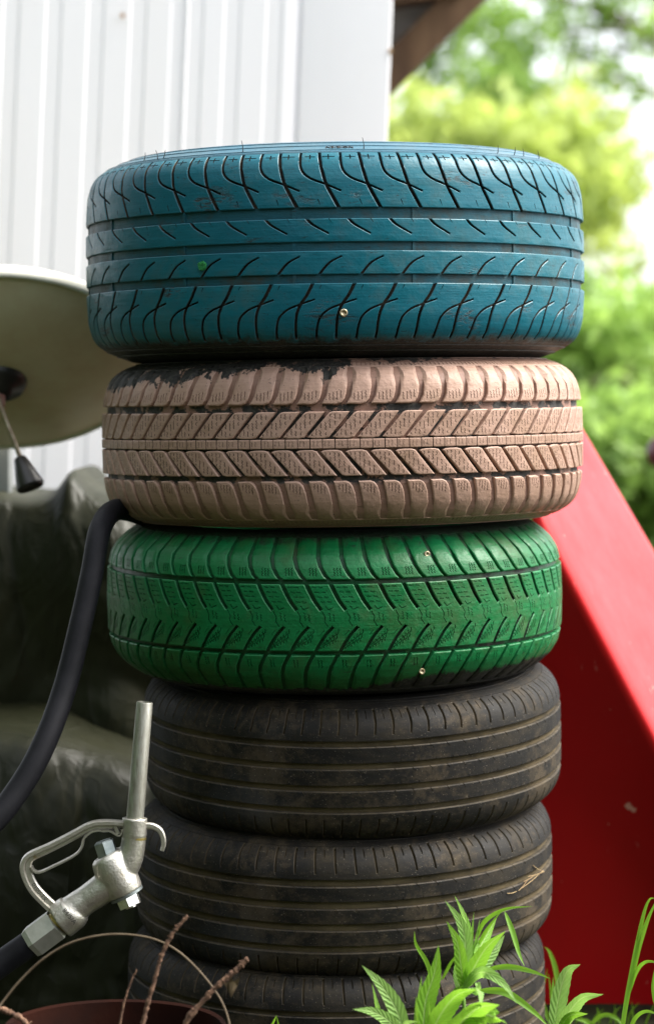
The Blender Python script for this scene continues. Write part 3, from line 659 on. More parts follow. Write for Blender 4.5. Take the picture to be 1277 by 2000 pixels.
# ------------------------------------------------------------------ tarpaulin over a box
g = G('tarpaulin'); v = g.coords(); n1 = g.noise(v, 5, 6, .65); wv = g.noise(g.scale(v, (1, 1, 1)), 60, 5, .7)
rdg = lambda sc, p, d: g.M('POWER', g.M('SUBTRACT', 1, g.M('ABSOLUTE', g.M('SUBTRACT', g.M('MULTIPLY', g.noise(g.scale(v, sc), 1, 3, .5, d), 2), 1))), p)
g.bump(g.M('ADD', g.M('ADD', g.M('MULTIPLY', rdg((7, 7, 2.6), 14, 1.2), .7), g.M('MULTIPLY', rdg((24, 24, 10), 10, .8), .25)), g.M('MULTIPLY', wv, .10)), .28, .010)
m_tarp = g.set(g.mix(g.ramp(n1, .3, .7), (.011, .013, .005), (.024, .025, .011)), .5, 0, .3)
TX0, TX1 = at(-150, 0, 3.6).x, at(470, 0, 3.6).x
def tarp_sheet(path, name_label, seed, x0, x1, topfn, nx=170):
    """path: list of (y, z) from ground up and over"""
    P_, _ = spline([Vector((0, a, b)) for a, b in path], [0]*len(path), 20); vs = []; ny = len(P_)
    for i in range(nx+1):
        x = x0+(x1-x0)*i/nx
        for j, p in enumerate(P_):
            s = j/ny; k = topfn(x)
            f1 = noise.noise(Vector((x*8+seed, p.z*1.6+x*3, seed))); f2 = noise.noise(Vector((x*26+p.z*14, p.z*12, seed+3))); f3 = 1-abs(noise.noise(Vector((x*13-p.z*7, p.z*5+x*3, seed+9))))*2
            g1 = abs(noise.noise(Vector((x*6+p.z*2+seed, p.z*3-x*2, seed+20)))); g2 = abs(noise.noise(Vector((x*15-p.z*6, p.z*7+x*4, seed+30)))); g4 = abs(noise.noise(Vector((x*34+p.z*10, p.z*20-x*8, seed+40))))
            d = .012*f1+.034*g1+.011*g2+.004*g4-.012; f2 = 0
            z = p.z*(1+k/.7) if p.z > .3 else p.z
            vs.append((x+.012*f2, p.y-d*(1.0 if p.z > .02 else .3), max(-.01, z+.010*f1*(1 if p.z > .5 else 0))))
    fs = [(i*ny+j, (i+1)*ny+j, (i+1)*ny+j+1, i*ny+j+1) for i in range(nx) for j in range(ny-1)]
    return vs, fs
def topf(x):
    px = x/3.62*F+638.5; b = .030*math.exp(-((px-130)/26)**2)-.010*math.exp(-((px-40)/60)**2); return b-max(0, px-170)*.00022
vs, fs = tarp_sheet([(.50, -.01), (.47, .2), (.45, .42), (.44, .60), (.455, .675), (.49, .700), (.60, .705), (.9, .70), (.98, .66)], '', 2.0, TX0, TX1, topf)
o = mesh_obj('tarpaulin', vs, fs, [m_tarp]); o.data.set_sharp_from_angle(angle=R(35)); tag(o, 'dark olive tarpaulin draped in creases over a tall load behind the hose', 'tarpaulin')
vs, fs = tarp_sheet([(.24, -.01), (.23, .15), (.235, .27), (.26, .345), (.30, .375), (.38, .385), (.46, .40)], '', 11.0, TX0, at(400, 0, 3.45).x, lambda x: -.00*x, 170)
vs = [(a, b, c-max(0, (a-at(60, 0, 3.45).x))*.35*(1 if c > .2 else 0)) for a, b, c in vs]
o = mesh_obj('tarpaulin', vs, fs, [m_tarp]); o.data.set_sharp_from_angle(angle=R(35)); tag(o, 'lower fold of dark tarpaulin bulging out behind the fuel nozzle', 'tarpaulin')

# ------------------------------------------------------------------ hose
g = G('hose_rubber'); v = g.coords(); n1 = g.noise(v, 25, 6, .7); g.bump(g.noise(v, 220, 4), .3, .0008)
m_hose = g.set(g.mix(g.ramp(n1, .4, .7), (.004, .0042, .006), (.009, .009, .012)), .6, 0, .2)
hp = [at(330, 1030, 3.16), at(262, 1000, 3.13), at(222, 998, 3.08), at(196, 1035, 3.02), at(180, 1120, 2.99), at(158, 1220, 2.97), at(128, 1340, 2.95), at(88, 1450, 2.92), at(38, 1540, 2.9), at(-30, 1620, 2.88),
      at(-170, 1720, 2.86), at(-330, 1860, 2.84), at(-330, 2020, 2.82), at(-190, 2020, 2.80), at(-70, 1935, 2.85), at(0, 1884, 2.86), at(66, 1838, 2.86)]
mb = MB(); mb.tube(hp, [.0132+.0018*i/(len(hp)-1) for i in range(len(hp))], 24, sub=10); o = mb.build('fuel_hose', m_hose, None); tag(o, 'thick black rubber hose hanging down left of the painted tyres', 'hose')

# ------------------------------------------------------------------ fuel nozzle
g = G('cast_aluminium'); v = g.coords(); n1 = g.noise(v, 40, 6, .65); n2 = g.noise(v, 420, 4, .6)
col = g.mix(g.ramp(n1, .35, .7), (.58, .56, .50), (.36, .345, .30)); col = g.mix(g.ramp(g.noise(v, 30, 5, .6), .64, .70, 0, .7), col, (.34, .22, .07)); col = g.mix(g.ramp(g.noise(v, 600, 2), .70, .73, 0, .7), col, (.08, .07, .05))
g.bump(g.M('ADD', n2, g.M('MULTIPLY', g.noise(v, 90, 4, .7), 1.5)), .55, .0009); m_alu = g.set(col, g.ramp(n1, .3, .7, .30, .48), .85, .5)
m_zinc = simple('zinc_nut', (.34, .38, .38), (.22, .26, .26), 60, .4, .8, .2, 400); m_brass = simple('brass', (.42, .34, .10), (.3, .24, .08), 80, .45, .8)
g = G('worn_pipe'); v = g.coords(); n1 = g.noise(g.scale(v, (260, 260, 40)), 1, 5, .7); g.bump(n1, .3, .0006)
m_pipe = g.set(g.mix(g.ramp(n1, .35, .7), (.45, .45, .40), (.20, .19, .15)), g.ramp(n1, .3, .7, .35, .6), .8)
ND = 2.86; nz = empty('fuel_nozzle', at(230, 1715, ND)); bpy.context.view_layer.update(); tag(nz, 'silver fuel nozzle with looped trigger guard and upright spout', 'fuel nozzle')
px_m = ND/F
A = lambda px, py, dy=0: at(px, py, ND)+Vector((0, dy, 0))
mb = MB()
mb.tube([A(264, 1597), A(263, 1632)], [24.5*px_m]*2, 28)
mb.tube([A(263, 1625), A(260, 1655), A(252, 1682), A(236, 1704), A(222, 1722)], [a*px_m for a in (23.5, 24, 26, 29, 30)], 24, sub=4)
mb.tube([A(209, 1668), A(213, 1676), A(222, 1698), A(238, 1728), A(246, 1744)], [a*px_m for a in (28, 35, 38.5, 38, 35)], 28, sub=3)
mb.tube([A(240, 1708), A(205, 1733), A(170, 1757), A(152, 1770), A(142, 1781), A(118, 1799)], [a*px_m for a in (32, 30, 27.5, 29, 36, 37)], 28, sub=4)
o = mb.build('body', m_alu, nz)
rm = o.modifiers.new('fuse', 'REMESH'); rm.mode = 'VOXEL'; rm.voxel_size = .0011; rm.use_smooth_shade = True
sm = o.modifiers.new('soft', 'SMOOTH'); sm.factor = .6; sm.iterations = 4
mb = MB(); mb.tube([A(263.5, 1633), A(263, 1637)], [23.5*px_m]*2, 28); mb.build('collar_ring', m_brass, nz)
mb = MB(); a, b = A(283, 1371), A(264, 1600); mb.tube([a, a.lerp(b, .01), b], [15*px_m, 16*px_m, 17*px_m], 28, caps=False)
mb.tube([a, a.lerp(b, .3)], [13.5*px_m, 13.5*px_m], 24, caps=False)
dirn = (b-a).normalized(); 
mb.build('spout', m_pipe, nz)
mb = MB(); mb.tube([A(212, 1672), A(203, 1644)], [21*px_m, 21*px_m], 6); mb.tube([A(203, 1645), A(202, 1642)], [21*px_m, 17*px_m], 6); o = mb.build('stem_nut', m_zinc, nz, False)
mb = MB(); mb.tube([A(246.5, 1744), A(249, 1749)], [35*px_m, 34*px_m], 28); mb.build('cap_washer', m_zinc, nz)
mb = MB(); mb.tube([A(248, 1747, -.004), A(257, 1768, -.006)], [24*px_m, 23*px_m], 6); mb.tube([A(256, 1766, -.006), A(258, 1771, -.0065)], [12*px_m, 11*px_m], 12); mb.build('cap_nut', simple('bright_nut', (.75, .75, .72), (.6, .58, .5), 90, .22, .9), nz, False)
def band(pts, wv, wd, sub=5, taper=None):
    """flat bar following pts; wv half width in the picture plane, wd half depth"""
    Pq, _ = spline([A(*p) for p in pts], [0]*len(pts), sub); n = len(Pq); m = MB(); vs = []
    for i, p in enumerate(Pq):
        t = (Pq[min(i+1, n-1)]-Pq[max(i-1, 0)]).normalized(); b = t.cross(Vector((0, 1, 0))).normalized(); k = 1 if taper is None else taper(i/(n-1))
        for s1, s2 in ((-1, -.6), (-.6, -1), (.6, -1), (1, -.6), (1, .6), (.6, 1), (-.6, 1), (-1, .6)): vs.append(p+b*wv*s1*k*px_m+Vector((0, wd*s2*px_m, 0)))
    fs = [(i*8+k, i*8+(k+1) % 8, (i+1)*8+(k+1) % 8, (i+1)*8+k) for i in range(n-1) for k in range(8)]+[tuple(range(7, -1, -1)), tuple((n-1)*8+k for k in range(8))]
    m.add(vs, fs); return m
gp = [(243, 1608), (215, 1606), (190, 1607), (170, 1613), (148, 1625), (100, 1650), (62, 1667), (48, 1680), (46, 1702), (60, 1735), (84, 1762), (104, 1779), (128, 1790)]
m = band(gp, 5.2, 13); m2 = band([(240, 1609), (215, 1612), (192, 1613), (172, 1619), (150, 1631), (102, 1656), (66, 1673), (57, 1684), (57, 1702), (70, 1731), (94, 1757), (112, 1772), (130, 1782)], 7, 6)
m.add(m2.v, m2.f); m3 = band([(226, 1612), (232, 1628)], 5, 9); m.add(m3.v, m3.f); m.build('trigger_guard', m_alu, nz)
band([(62, 1692), (67, 1700), (78, 1703), (100, 1694), (145, 1671), (160, 1655), (165, 1637), (178, 1625), (192, 1621), (203, 1622), (216, 1622), (230, 1630), (237, 1629), (240, 1618)], 2.6, 10, 6).build('trigger', m_alu, nz)
band([(284, 1612), (300, 1614), (313, 1622), (319, 1636), (320, 1650), (317, 1661)], 5.2, 6, 5, lambda t: 1.25-.45*t).build('hook', m_alu, nz)
mb = MB(); mb.tube([A(124, 1795), A(100, 1813)], [24*px_m]*2, 24); mb.build('threaded_neck', m_brass, nz)
mb = MB(); mb.tube([A(113, 1803), A(111, 1805), A(68, 1837), A(60, 1843)], [29*px_m, 34*px_m, 34*px_m, 31*px_m], 6, sub=1); mb.build('hose_coupling', simple('coupling_alloy', (.50, .50, .46), (.40, .40, .36), 60, .42, .75, .2, 300), nz, False)
m_ink = simple('stamped_dark', (.03, .03, .025), (.05, .05, .04), 50, .8)
def flat_text(body, px, py, ang, size, dy, name, mat):
    p = A(px, py, dy); Mx = Matrix.Translation(p) @ Matrix.Rotation(-ang, 4, 'Y') @ Matrix.Rotation(R(90), 4, 'X'); return text_on(name, body, size, .00015, mat, nz, Mx)
flat_text('0100-1X', 79, 1740, R(-54), 11*px_m*1.1, -.0088, 'lettering', m_ink)
flat_text('84/5/A', 140, 1782, R(-50), 12*px_m*1.1, -.0222, 'lettering', m_ink)

# ------------------------------------------------------------------ rusty bucket, handle, twigs
m_rustb = simple('rusty_bucket', (0.0160, 0.0040, 0.0020), (0.0080, 0.0032, 0.0024), 14, .95, 0, .4, 120, spec=.08)
BD = 2.66; bc = at(225, 2004, BD); bk = empty('rusty_bucket', (bc.x, bc.y, 0)); bpy.context.view_layer.update(); tag(bk, 'rusty brown bucket with a wire handle in the lower left corner', 'bucket')
rb = 214/F*BD; zt = bc.z
mb = MB(); n = 48; vs = []; prof_b = [(0, .004), (rb*.78, .004), (rb*.8, 0), (rb*.82, .01), (rb*.985, zt-.006), (rb+.002, zt-.002), (rb+.001, zt+.001), (rb-.003, zt-.001), (rb*.97, zt-.008), (rb*.80, .012), (0, .012)]
vs = [Vector((bc.x+r*math.cos(2*math.pi*i/n), bc.y+r*math.sin(2*math.pi*i/n), h)) for i in range(n) for r, h in prof_b]; m_ = len(prof_b)
mb.add(vs, [(i*m_+j, ((i+1) % n)*m_+j, ((i+1) % n)*m_+j+1, i*m_+j+1) for i in range(n) for j in range(m_-1)]); mb.build('pail', m_rustb, bk)
mb = MB(); hw_ = [(-6, 1975), (6, 1957), (40, 1915), (85, 1873), (135, 1843), (190, 1828), (245, 1825), (300, 1834), (345, 1856), (385, 1892), (420, 1935), (440, 1972), (452, 2015)]
mb.tube([at(a, b, BD-.02+.03*math.sin(i/12*math.pi)) for i, (a, b) in enumerate(hw_)], .0012, 8, sub=6); mb.build('wire_handle', simple('rusty_wire', (.10, .075, .045), (.06, .04, .02), 60, .6, .4), bk)
m_soil2 = simple('bucket_soil', (.02, .014, .008), (.035, .022, .012), 60, .95, bump=1, bsc=90, dist=.01)
mb = MB(); mb.add([Vector((bc.x+rb*.9*math.cos(a)*k, bc.y+rb*.9*math.sin(a)*k, zt-.06)) for k in (1,) for a in np.linspace(0, 2*math.pi, 32, endpoint=False)], [tuple(range(32))]); mb.build('soil_fill', m_soil2, bk, False)
m_twig = G('twig_bark'); v = m_twig.coords(); n1 = m_twig.noise(v, 160, 5, .7); m_twig.bump(n1, 1, .003); m_twig = m_twig.set(m_twig.mix(m_twig.ramp(n1, .35, .65), (.05, .022, .012), (.22, .12, .07)), .85)
def twig(pts, r0, r1, label, knots=True, seed=0):
    rs = random.Random(seed); Pq, _ = spline([at(*p) for p in pts], [0]*len(pts), 14); n = len(Pq); rr = [(r0+(r1-r0)*i/n)*(1+(rs.uniform(-.15, .45) if knots else 0)) for i in range(n)]
    mb = MB(); mb.tube([p+Vector((rs.uniform(-1, 1), 0, rs.uniform(-1, 1)))*r0*.25 for p in Pq], rr, 9)
    if knots:
        for i in range(4, n-2, 7):
            d = Vector((rs.uniform(-1, 1), rs.uniform(-1, 1), rs.uniform(-.2, 1))).normalized(); mb.tube([Pq[i], Pq[i]+d*r0*2.0], [r0*.6, r0*.25], 6)
    o = mb.build('twig', m_twig, None); return tag(o, label, 'twig', 'twigs standing in the bucket')
twig([(268, 2060, 2.62), (285, 1975, 2.62), (305, 1905, 2.62), (318, 1860, 2.62), (340, 1820, 2.62), (366, 1790, 2.62)], .0021, .0015, 'knobbly upright brown twig leaning right under the nozzle', seed=1)
twig([(330, 2070, 2.61), (370, 1988, 2.61), (415, 1935, 2.61), (450, 1905, 2.61), (484, 1872, 2.61)], .0028, .0021, 'thicker brown twig leaning to the right with a broken tip', seed=2)
twig([(228, 2040, 2.66), (240, 1970, 2.66), (255, 1920, 2.66), (268, 1893, 2.66)], .0014, .0008, 'thinnest reddish twig, left of the knobbly one', False, 3)
twig([(-8, 1968, 2.64), (30, 1982, 2.64), (60, 2010, 2.64), (80, 2060, 2.64)], .003, .0018, 'dark bent twig over the left bucket rim', True, 4)
# dry leaf by the twig
mb = MB(); c = at(452, 1925, 2.64)
vs = [c+Vector((a*.009, b*.004, d*.011)) for a, b, d in ((0, 0, -1.2), (-.5, 1, -.4), (-.9, 0, .2), (-.3, .5, .3), (-.2, -1, 1), (.3, .4, .4), (1, 0, .7), (.7, .8, -.1), (.4, -.6, -.5))]
mb.add(vs, [(0, 1, 3), (1, 2, 3), (0, 3, 5), (3, 4, 5), (0, 5, 7), (5, 6, 7), (0, 7, 8)]); o = mb.build('dry_leaf', simple('dry_leaf_brown', (.10, .07, .03), (.06, .04, .02), 60, .8), None, False); tag(o, 'small curled dry brown leaf caught on the thicker twig', 'leaf')

# ------------------------------------------------------------------ leaf materials
def leaf_mat(name, c1, c2, tr, sc=8, vein=False, rough=.45, trans=.45):
    g = G(name); v = g.coords(); n1 = g.noise(v, sc, 4); oi = g.n('ShaderNodeNewGeometry')
    col = g.mix(g.ramp(n1, .35, .65), c1, c2)
    if 'Random Per Island' in oi.outputs: col = g.mix(g.ramp(oi.outputs['Random Per Island'], 0, 1, 0, .5), col, tr)
    if vein:
        at_ = g.n('ShaderNodeAttribute', attribute_name='across'); x_, y_, z_ = g.xyz(at_.outputs['Vector']); ab = g.M('ABSOLUTE', x_)
        side = g.M('SINE', g.M('MULTIPLY', g.M('SUBTRACT', y_, g.M('MULTIPLY', ab, .16)), 75)); mid = g.ramp(ab, .05, .14, 1, 0)
        col = g.mix(g.M('MULTIPLY', g.ramp(side, .6, 1), .14), col, tuple(min(1, c*1.7+.05) for c in c2)); col = g.mix(g.M('MULTIPLY', mid, .7), col, (.42, .58, .22))
        g.bump(g.M('ADD', g.M('MULTIPLY', side, -.6), g.M('ADD', g.M('MULTIPLY', mid, -1.2), g.noise(v, 300, 4, .6))), .6, .0012)
    g.set(col, rough, 0, .4)
    td = g.n('ShaderNodeBsdfTranslucent'); g.l(g.mix(.5, col, tr), td.inputs[0]); mx = g.n('ShaderNodeMixShader'); mx.inputs[0].default_value = trans
    g.l(g.b.outputs[0], mx.inputs[1]); g.l(td.outputs[0], mx.inputs[2]); g.l(mx.outputs[0], g.out.inputs[0]); return g.m
m_leaf = leaf_mat('weed_leaf', (0.1232, 0.3168, 0.0264), (0.1760, 0.3960, 0.0440), (0.2640, 0.4840, 0.0352), 30, True)
m_leaf2 = leaf_mat('weed_leaf_pale', (0.1760, 0.3696, 0.0880), (0.2464, 0.4224, 0.1320), (0.2640, 0.4400, 0.0704), 30, True)
m_grass = leaf_mat('grass_blade', (0.1020, 0.2550, 0.0255), (0.1700, 0.3570, 0.0340), (0.2210, 0.4250, 0.0255), 20)
m_stem = simple('weed_stem', (.14, .28, .04), (.10, .2, .03), 30, .5)
def leaf(parent, pts, wmax, mat, D0, D1, face=0.3, serr=8, name='leaf', fold=.25):
    """leaf along pixel pts from base to tip; wmax half width in px"""
    n = len(pts); Pp_ = [at(a, b, D0+(D1-D0)*i/(n-1)) for i, (a, b) in enumerate(pts)]; Pq, _ = spline(Pp_, [0]*n, max(3, 34//n)); m = len(Pq); wm = wmax*D0/F*(.95 if serr else 1); vs = []; fs = []
    for i, p in enumerate(Pq):
        t = i/(m-1); tn = (Pq[min(i+1, m-1)]-Pq[max(i-1, 0)]).normalized(); side = tn.cross(Vector((face, -1, .1)).normalized()).normalized(); up = side.cross(tn)
        w_ = wm*(math.sin(math.pi*min(1, t**.75))**.9)*(1-.35*t)+wm*.05*(1-t); w_ = max(w_, 0)
        if serr and .3 < t < .97 and i % 2: w_ *= 1.08
        for s in (-1, -.5, 0, .5, 1): vs.append(p+side*s*w_+up*(abs(s)*w_*fold+(.05*w_*math.sin(i*.8+s*3) if abs(s) == 1 else 0)))
    for i in range(m-1):
        for k in range(4): fs.append((i*5+k, i*5+k+1, (i+1)*5+k+1, (i+1)*5+k))
    inv = parent.matrix_world.inverted(); o = mesh_obj(name, [inv @ v for v in vs], fs, [mat], parent, True)
    at_ = o.data.attributes.new('across', 'FLOAT_VECTOR', 'POINT'); at_.data.foreach_set('vector', [q for i in range(m) for s in (-1, -.5, 0, .5, 1) for q in (s, i/(m-1), 0)]); return o
def weed(base, D, leaves, stem, label):
    b = at(base, 2000, D); r = empty('weed', (b.x, b.y, 0)); bpy.context.view_layer.update(); tag(r, label, 'weed')
    mb = MB(); mb.tube([Vector((b.x, b.y, -.02))]+[at(a, c, D) for a, c in stem], [.003]+[.0022]*(len(stem)-1)+[.0012], 8, sub=5); mb.build('stem', m_stem, r)
    for L in leaves:
        pts, wd, mt = L[:3]; dd = L[3] if len(L) > 3 else 0; leaf(r, pts, wd, mt, D, D+dd, *(L[4:] if len(L) > 4 else ()))
    return r
weed(902, 2.80, [([(905, 1925), (893, 1880), (885, 1840), (905, 1800), (868, 1757)][0:0] or [(908, 1930), (906, 1880), (908, 1835), (895, 1795), (868, 1758)], 17, m_leaf2, -.03),
                 ([(905, 1930), (900, 1890), (892, 1840), (871, 1798)], 16, m_leaf, -.06), ([(912, 1900), (914, 1830), (906, 1790), (887, 1748)], 9, m_leaf, .03), ([(912, 1910), (918, 1860), (925, 1780)], 6, m_leaf, .02),
                 ([(914, 1915), (925, 1860), (937, 1793)], 6, m_leaf, .02), ([(905, 1932), (925, 1890), (950, 1850), (987, 1818)], 21, m_leaf, -.05), ([(915, 1920), (940, 1885), (965, 1855), (985, 1826)], 17, m_leaf2, .03),
                 ([(925, 1870), (945, 1835), (970, 1790)], 13, m_leaf, .05), ([(903, 1935), (925, 1905), (950, 1900), (985, 1925), (1008, 1960)], 14, m_leaf2, -.08), ([(900, 1945), (888, 1935), (905, 1925)], 9, m_leaf, -.03),
                 ([(899, 1945), (893, 1900), (896, 1850)], 12, m_leaf, .04)],
     [(906, 1990), (903, 1940), (912, 1870), (915, 1820)], 'tall green weed with pointed toothed leaves rising before the black tyres')
weed(842, 2.76, [([(825, 2040), (830, 1960), (848, 1900), (856, 1845)], 22, m_leaf, -.02), ([(838, 2040), (855, 1990), (890, 1945), (930, 1932)], 26, m_leaf, -.08), ([(890, 1945), (915, 1930), (935, 1935), (938, 1970)], 17, m_leaf2, -.1),
                 ([(822, 2040), (818, 1970), (823, 1905)], 8, m_leaf, .02), ([(815, 2040), (812, 1990), (812, 1945)], 6, m_leaf, -.05), ([(832, 2040), (836, 1990), (838, 1955)], 5, m_leaf, -.06),
                 ([(850, 2060), (890, 2010), (930, 1970), (975, 1962)], 36, m_leaf, -.12), ([(880, 2040), (930, 1985), (960, 1985), (990, 2000)], 26, m_leaf, -.14)],
     [(842, 2030), (838, 1990)], 'broad leaved bright green weed at the foot of the stack, beside the tall one')
weed(780, 2.74, [([(792, 2030), (775, 1975), (745, 1925), (706, 1885)], 19, m_leaf2, -.03), ([(788, 2030), (760, 1995), (725, 1975), (688, 1971)], 14, m_leaf2, -.08), ([(785, 2040), (745, 1990), (726, 1920)], 8, m_leaf, .03), ([(800, 2030), (790, 2000), (818, 1995)], 8, m_leaf2, -.03)],
     [(788, 2030), (785, 2010)], 'small weed with two long pale leaves pointing left, in front of the lowest tyre')
weed(1090, 2.95, [([(1080, 2020), (1088, 1960), (1105, 1900), (1133, 1883)], 20, m_leaf2, -.02), ([(1082, 2020), (1105, 1985), (1135, 1950), (1178, 1942)], 18, m_leaf2, -.05), ([(1078, 2020), (1080, 1960), (1079, 1908)], 8, m_leaf, .0), ([(1088, 2020), (1110, 1985), (1148, 1980)], 12, m_leaf, -.05)],
     [(1086, 2020), (1086, 1990)], 'weed with upright pale leaves growing between the stack and the red slide')
def blade(root, pts, wpx, D, mat=None, fold=.3): return leaf(root, pts, wpx, mat or m_grass, D, D-.02, .3, 0, 'blade', fold)
def grass_tuft(px, D, blades, label):
    b = at(px, 2000, D); r = empty('grass_tuft', (b.x, b.y, 0)); bpy.context.view_layer.update(); tag(r, label, 'grass')
    for p, w_ in blades: blade(r, p, w_, D)
    return r
grass_tuft(840, 2.82, [([(850, 1960), (836, 1888), (812, 1845), (809, 1818)], 5), ([(862, 1915), (880, 1880), (898, 1858)], 4), ([(930, 1835), (945, 1800), (985, 1776), (1040, 1770)], 5), ([(985, 1780), (1000, 1820), (1012, 1860), (1024, 1888)], 6), ([(940, 1895), (990, 1888), (1040, 1898), (1075, 1912)], 6), ([(930, 1935), (985, 1938), (1040, 1975), (1075, 2010)], 8), ([(925, 1860), (950, 1815), (980, 1778)], 4)], 'arching grass blades round the tall weed')
grass_tuft(1230, 2.9, [([(1205, 2110), (1215, 2000), (1232, 1900), (1252, 1800), (1266, 1758), (1280, 1755)], 6), ([(1222, 1965), (1240, 1870), (1262, 1800), (1290, 1740)], 7), ([(1225, 1950), (1240, 1900), (1262, 1878), (1300, 1885)], 5), ([(1215, 2060), (1235, 1995), (1262, 1975), (1300, 1990)], 5), ([(1276, 1960), (1274, 1920), (1280, 1880)], 4)], 'tall grass stalk in front of the red slide at the right edge')
grass_tuft(1080, 3.3, [([(1095, 2050), (1088, 1920), (1075, 1865), (1062, 1848)], 6), ([(1085, 2050), (1078, 1960), (1070, 1900)], 5), ([(1100, 2050), (1060, 1960), (1068, 1890)], 5), ([(1130, 2030), (1170, 1985), (1205, 1990), (1220, 2020)], 5), ([(1180, 2060), (1150, 2000), (1120, 1990)], 7)], 'darker blurred grass between the lowest tyre and the slide')
grass_tuft(1190, 3.42, [([(1120+i*17, 2010), (1122+i*17+(-1)**i*6, 1990-(i*37 % 14)), (1130+i*17+(-1)**i*16, 1975-(i*53 % 25))], 3) for i in range(9)], 'row of short grass blades at the foot of the red slide')
grass_tuft(535, 2.78, [([(520, 2030), (532, 2000), (541, 1982)], 3), ([(548, 2040), (545, 2010), (540, 1982)], 3)], 'tiny tip of green grass before the lowest tyre')
# straw on the tyres
m_straw = simple('straw', (.26, .19, .09), (.18, .11, .05), 100, .8)
for rt_, lst, lb in ((k2, [(1040, 1690, 1056, 1700), (1018, 1735, 1060, 1700), (1022, 1722, 1045, 1708), (1030, 1712, 1062, 1702), (1012, 1740, 1030, 1718), (990, 1745, 1008, 1741)], 's'),):
    mb = MB(); rs = random.Random(5)
    pr = Profile([(0, 262), (40, 261.5), (54, 259.5), (64, 255), (71, 249), (77, 240), (83, 225), (85, 208), (82, 195), (74, 184), (70, 180)])
    for a, b, c, d in lst:
        q = []
        for x, y in ((a, b), ((a+c)/2, (b+d)/2+1.5), (c, d)): p, n = on_tyre(rt_, pr, x, y, dh=1.5); q.append(rt_.matrix_world @ p)
        mb.tube(q, .0005, 5, sub=3)
    o = mb.build('straw', m_straw, None); tag(o, 'wisps of dry straw stuck on the right of a black tyre', 'straw')
mb = MB(); c = at(367, 1362, 3.0); c2 = at(331, 1412, 2.98)
for cc, sx, sz in ((c, .006, .012), (c+Vector((.008, 0, -.008)), .005, .010)): mb.add([cc+Vector((-sx, 0, sz)), cc+Vector((sx, 0, sz*.8)), cc+Vector((sx*.8, -.001, -sz*.5)), cc+Vector((0, .001, -sz)), cc+Vector((-sx*.7, 0, -sz*.2))], [(0, 1, 2, 3, 4)])
# ------------------------------------------------------------------ background trees and shrubs
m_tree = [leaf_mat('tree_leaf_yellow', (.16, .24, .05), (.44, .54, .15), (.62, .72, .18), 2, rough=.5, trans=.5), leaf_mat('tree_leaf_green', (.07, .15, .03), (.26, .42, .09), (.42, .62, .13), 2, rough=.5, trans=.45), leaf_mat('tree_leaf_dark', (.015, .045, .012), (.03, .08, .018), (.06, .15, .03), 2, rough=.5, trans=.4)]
m_bark = simple('bark', (.09, .06, .04), (.16, .12, .09), 12, .9, bump=1, bsc=40, dist=.02)
def foliage(name, blobs, mat, parent, seed, size=.045):
    """blobs: (centre, radii, n)"""
    rg = np.random.default_rng(seed); C_ = []
    for c, rad, n in blobs:
        k = max(3, n//48); d = rg.normal(size=(k, 3)); d /= np.linalg.norm(d, axis=1)[:, None]; rr = rg.random(k)**.45
        cl = np.array(c)+d*rr[:, None]*np.array(rad); idx = rg.integers(0, k, n); C_.append(cl[idx]+rg.normal(size=(n, 3))*.075*(size/.045))
    P_ = np.concatenate(C_); n = len(P_); a = rg.normal(size=(n, 3)); a /= np.linalg.norm(a, axis=1)[:, None]; b = rg.normal(size=(n, 3)); b = np.cross(a, b); b /= np.linalg.norm(b, axis=1)[:, None]
    s = size*(.6+.8*rg.random(n))[:, None]; V = np.stack([P_-a*s, P_+b*s*.45, P_+a*s, P_-b*s*.45], 1).reshape(-1, 3)
    V[:, 2] = np.maximum(V[:, 2], .0)
    inv = np.array(parent.matrix_basis.inverted()); V = V@inv[:3, :3].T+inv[:3, 3]; me = bpy.data.meshes.new(name); me.vertices.add(4*n); me.vertices.foreach_set('co', V.ravel())
    me.loops.add(4*n); me.loops.foreach_set('vertex_index', np.arange(4*n)); me.polygons.add(n); me.polygons.foreach_set('loop_start', np.arange(n)*4); me.polygons.foreach_set('loop_total', np.full(n, 4))
    me.materials.append(mat); me.update(calc_edges=True); me.validate(); o = bpy.data.objects.new(name, me); COL.objects.link(o); o.parent = parent; return o
def tree(base, trunk, limbs, blobs, mat, label, cat, seed, size=.045, name='tree', trunk_r=.09):
    r = empty(name, base); bpy.context.view_layer.update(); tag(r, label, cat)
    mb = MB(); mb.tube(trunk, [trunk_r*(1-.5*i/(len(trunk)-1)) for i in range(len(trunk))], 10, sub=5); mb.build('trunk', m_bark, r)
    for L, r0 in limbs: mb = MB(); mb.tube(L, [r0*(1-.8*i/(len(L)-1)) for i in range(len(L))], 8, sub=5); mb.build('branch', m_bark, r)
    foliage('crown', blobs, mat, r, seed, size); return r
def blob(px, py, D, rx, ry, n, rd=.5): return (tuple(at(px, py, D)), (rx/F*D, rd, ry/F*D), n)
